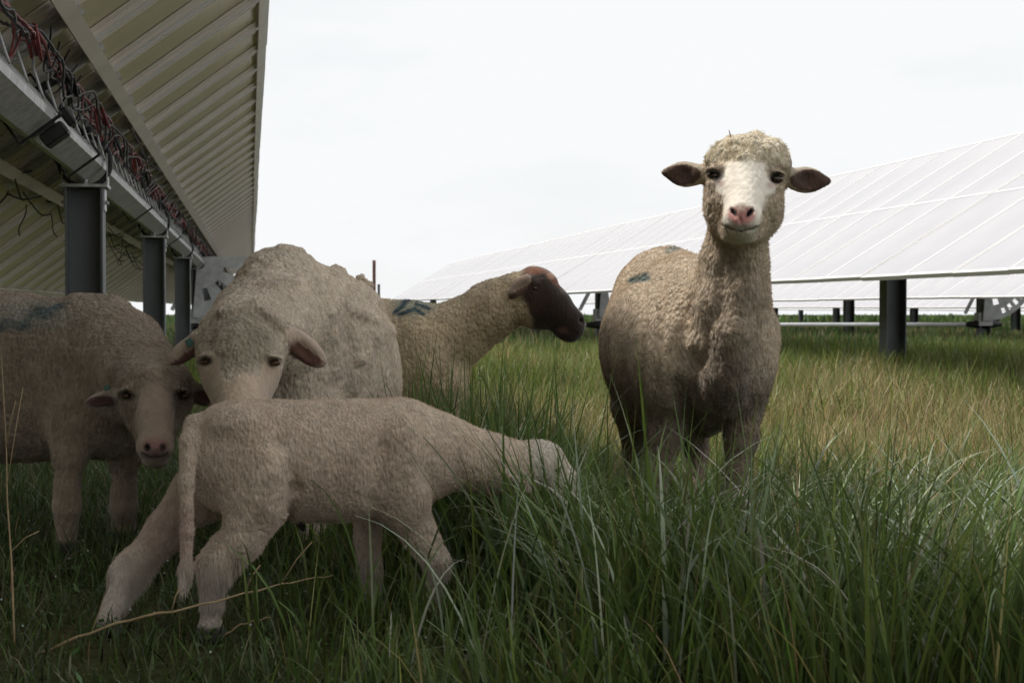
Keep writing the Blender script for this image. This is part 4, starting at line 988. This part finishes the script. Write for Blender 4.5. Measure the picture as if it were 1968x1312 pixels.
# small rounded weed leaves in the turf
n = 26000; x, y = scatter(n, 1.9, 6.0, .37); s = sval(x, y); k = (RS.rand(n) < (1 - sm(.15, .5, s)) * np.clip(n2d(x, y, 5.0, 4) * .8 + .5, 0, 1)); x, y = x[k], y[k]; n = len(x)
a = RS.rand(n) * 6.28; L = .004 + .0045 * RS.rand(n); z = .008 + .035 * RS.rand(n); ti = RS.randn(n) * .5
d = np.stack([np.cos(a), np.sin(a), ti], 1); e2 = np.stack([-np.sin(a), np.cos(a), RS.randn(n) * .4], 1); c = np.stack([x, y, z], 1)
V = np.stack([c - d * L[:, None], c + e2 * L[:, None] * .6, c + d * L[:, None], c - e2 * L[:, None] * .6], 1).reshape(-1, 3)
me = np_mesh('weeds', V, np.arange(4 * n).reshape(-1, 4), True, np.repeat(cvar(n, (.07, .12, .035), .3), 4, 0)); tag(link('weeds', me, GRASS), 'tiny leaves of weeds creeping through the turf', 'weeds', kind='stuff')
n = 220; x, y = scatter(n, 2.2, 4.5, .37); k = sval(x, y) < .5; x, y = x[k], y[k]; n = len(x); c = np.stack([x, y, .035 + .03 * RS.rand(n)], 1)
V = np.stack([c + np.array(o_) * .0022 for o_ in ((-1, 0, 0), (0, -.3, -1), (1, 0, 0), (0, .3, 1))], 1).reshape(-1, 3)
me = np_mesh('tiny_flowers', V, np.arange(4 * n).reshape(-1, 4), False, np.repeat(cvar(n, (.5, .52, .50), .1), 4, 0)); tag(link('tiny_flowers', me, GRASS), 'tiny white flowers dotted through the short turf', 'flowers', kind='stuff')

# sunlit meadow of mixed green and straw coloured grass
n = 290000; x, y = scatter(n, 3.9, 17, .46); s = sval(x, y)
k = (RS.rand(n) < sm(3.8, 5.4, y + (s > .5) * .3) * sm(-.2, .5, s) + .0) | ((s < .3) & (RS.rand(n) < sm(6.5, 8.5, y))); x, y, s = x[k], y[k], s[k]; n = len(x)
pt = n2d(x, y, .55, 2) + .6 * n2d(x, y, 2.2, 6)
tanf = np.clip(.04 + 1.3 * pt + .22 * sm(7.5, 5.0, y) - .3 * sm(8, 11, y), .03, .85)
td = RS.rand(n) < tanf
cb = cvar(n, (.155, .20, .042), .3); cb[td] = cvar(td.sum(), TAN, .25); br = td & (RS.rand(n) < .3); cb[br] = cvar(br.sum(), TAN2, .2)
h = (.10 + .13 * RS.rand(n)) * (1 + .6 * n2d(x, y, 1.3, 11)) * (1 + .35 * sm(8, 11, y)) * np.where(td, .9, 1.05)
h = np.where((s < .3), h * .6, h)
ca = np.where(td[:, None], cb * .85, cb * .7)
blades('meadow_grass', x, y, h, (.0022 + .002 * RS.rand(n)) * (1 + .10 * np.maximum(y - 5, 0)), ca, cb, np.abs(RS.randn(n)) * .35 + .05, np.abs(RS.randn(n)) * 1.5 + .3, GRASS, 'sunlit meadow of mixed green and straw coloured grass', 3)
# seed stalks in the meadow
n = 3500; x, y = scatter(n, 4.2, 12, .36); s = sval(x, y); k = s > .4; x, y = x[k], y[k]; n = len(x)
cb = cvar(n, (.42, .33, .18), .2)
blades('seed_stalks', x, y, .18 + .14 * RS.rand(n), .0016 + .001 * RS.rand(n), cb, cb * 1.1, np.abs(RS.randn(n)) * .3, np.abs(RS.randn(n)) * .7, DRY, 'thin dry seed stalks standing over the meadow', 4)
# far meadow to the horizon
n = 180000; x, y = scatter(n, 15.5, 62, .44); s = sval(x, y)
pt = n2d(x, y, .25, 3); td = RS.rand(n) < np.clip(.22 + .5 * pt, .02, .6)
cb = cvar(n, (.075, .125, .035), .25); cb[td] = cvar(td.sum(), (.22, .19, .09), .25)
h = (.13 + .16 * RS.rand(n)) * (1 + .4 * n2d(x, y, .5, 8))
blades('far_grass', x, y, h, .008 + .0007 * y, cb * .8, cb, np.abs(RS.randn(n)) * .2, np.abs(RS.randn(n)) * .8, GRASS, 'rough green grass far off under the solar rows', 2)
n = 60000; x, y = scatter(n, 60, 330, .36); cb = cvar(n, (.08, .13, .035), .25)
blades('horizon_grass', x, y, .25 + .35 * RS.rand(n), .12 + .0012 * y, cb * .85, cb, np.abs(RS.randn(n)) * .2, np.abs(RS.randn(n)) * .5, GRASS, 'green grass at the horizon', 2)

# dry stalks one can tell apart
def stalk(pts, r, label, twigs=()):
    pts = smooth_path(pts, 4); pts = [p + Vector((0, 0, .0015 * math.sin(i * 2.1))) for i, p in enumerate(pts)]
    m = MB(); m.tube(pts, [r * (1 - .6 * i / (len(pts) - 1)) * (1.25 if i % 7 == 3 else 1) for i in range(len(pts))], 6)
    for a, b_ in twigs: m.tube([a, (Vector(a) + Vector(b_)) / 2 + Vector((0, 0, .006)), b_], r * .45, 5)
    o = m.obj('dry_stalk', STRAW, smooth=True); tag(o, label, 'dry stalk'); return o
STRAW = noisy('straw', (.30, .21, .11), (.42, .31, .17), 30, .7)
stalk([P(28, 1238, 2.75), P(22, 1080, 2.76), P(14, 960, 2.77), P(12, 860, 2.78), P(3, 690, 2.8)], .0018, 'thin dry stalk standing upright at the left edge', [(P(14, 930, 2.77), P(44, 745, 2.80)), (P(21, 1060, 2.76), P(75, 1020, 2.8)), (P(12, 860, 2.78), P(30, 770, 2.78))])
stalk([P(60, 1262, 2.74), P(150, 1224, 2.73), P(250, 1190, 2.72), P(360, 1168, 2.74), P(470, 1140, 2.80), P(560, 1118, 2.9), P(640, 1105, 3.0)], .0028, 'long straw stem lying behind the hind legs of the lamb', [(P(470, 1140, 2.8), P(500, 1085, 2.8)), (P(540, 1122, 2.9), P(600, 1040, 2.92)), (P(330, 1174, 2.73), P(345, 1130, 2.73))])
stalk([P(430, 1222, 2.78), P(462, 1200, 2.78), P(500, 1190, 2.79), P(520, 1184, 2.8)], .0018, 'short reddish straw stem on the turf beside the near hind hoof')
stalk([P(1750, 1010, 3.0), P(1790, 960, 3.1), P(1840, 905, 3.15), P(1866, 872, 3.2)], .0016, 'pale straw stem leaning above the grass at the right')
m = MB(); m.tube(smooth_path([P(1408, 276, 3.62), P(1404, 262, 3.62), P(1401, 250, 3.62)], 3), [.0018, .0017, .0015, .0014, .0012, .001, .0006], 6); tag(m.obj('bit_of_straw', RUST, smooth=True), 'dark bit of straw stuck upright in the wool on the crown of the standing ewe', 'straw')
stalk([P(170, 1230, 2.8), P(185, 1190, 2.8), P(205, 1130, 2.8)], .0012, 'fine dry stem beside the far hind leg of the lamb')
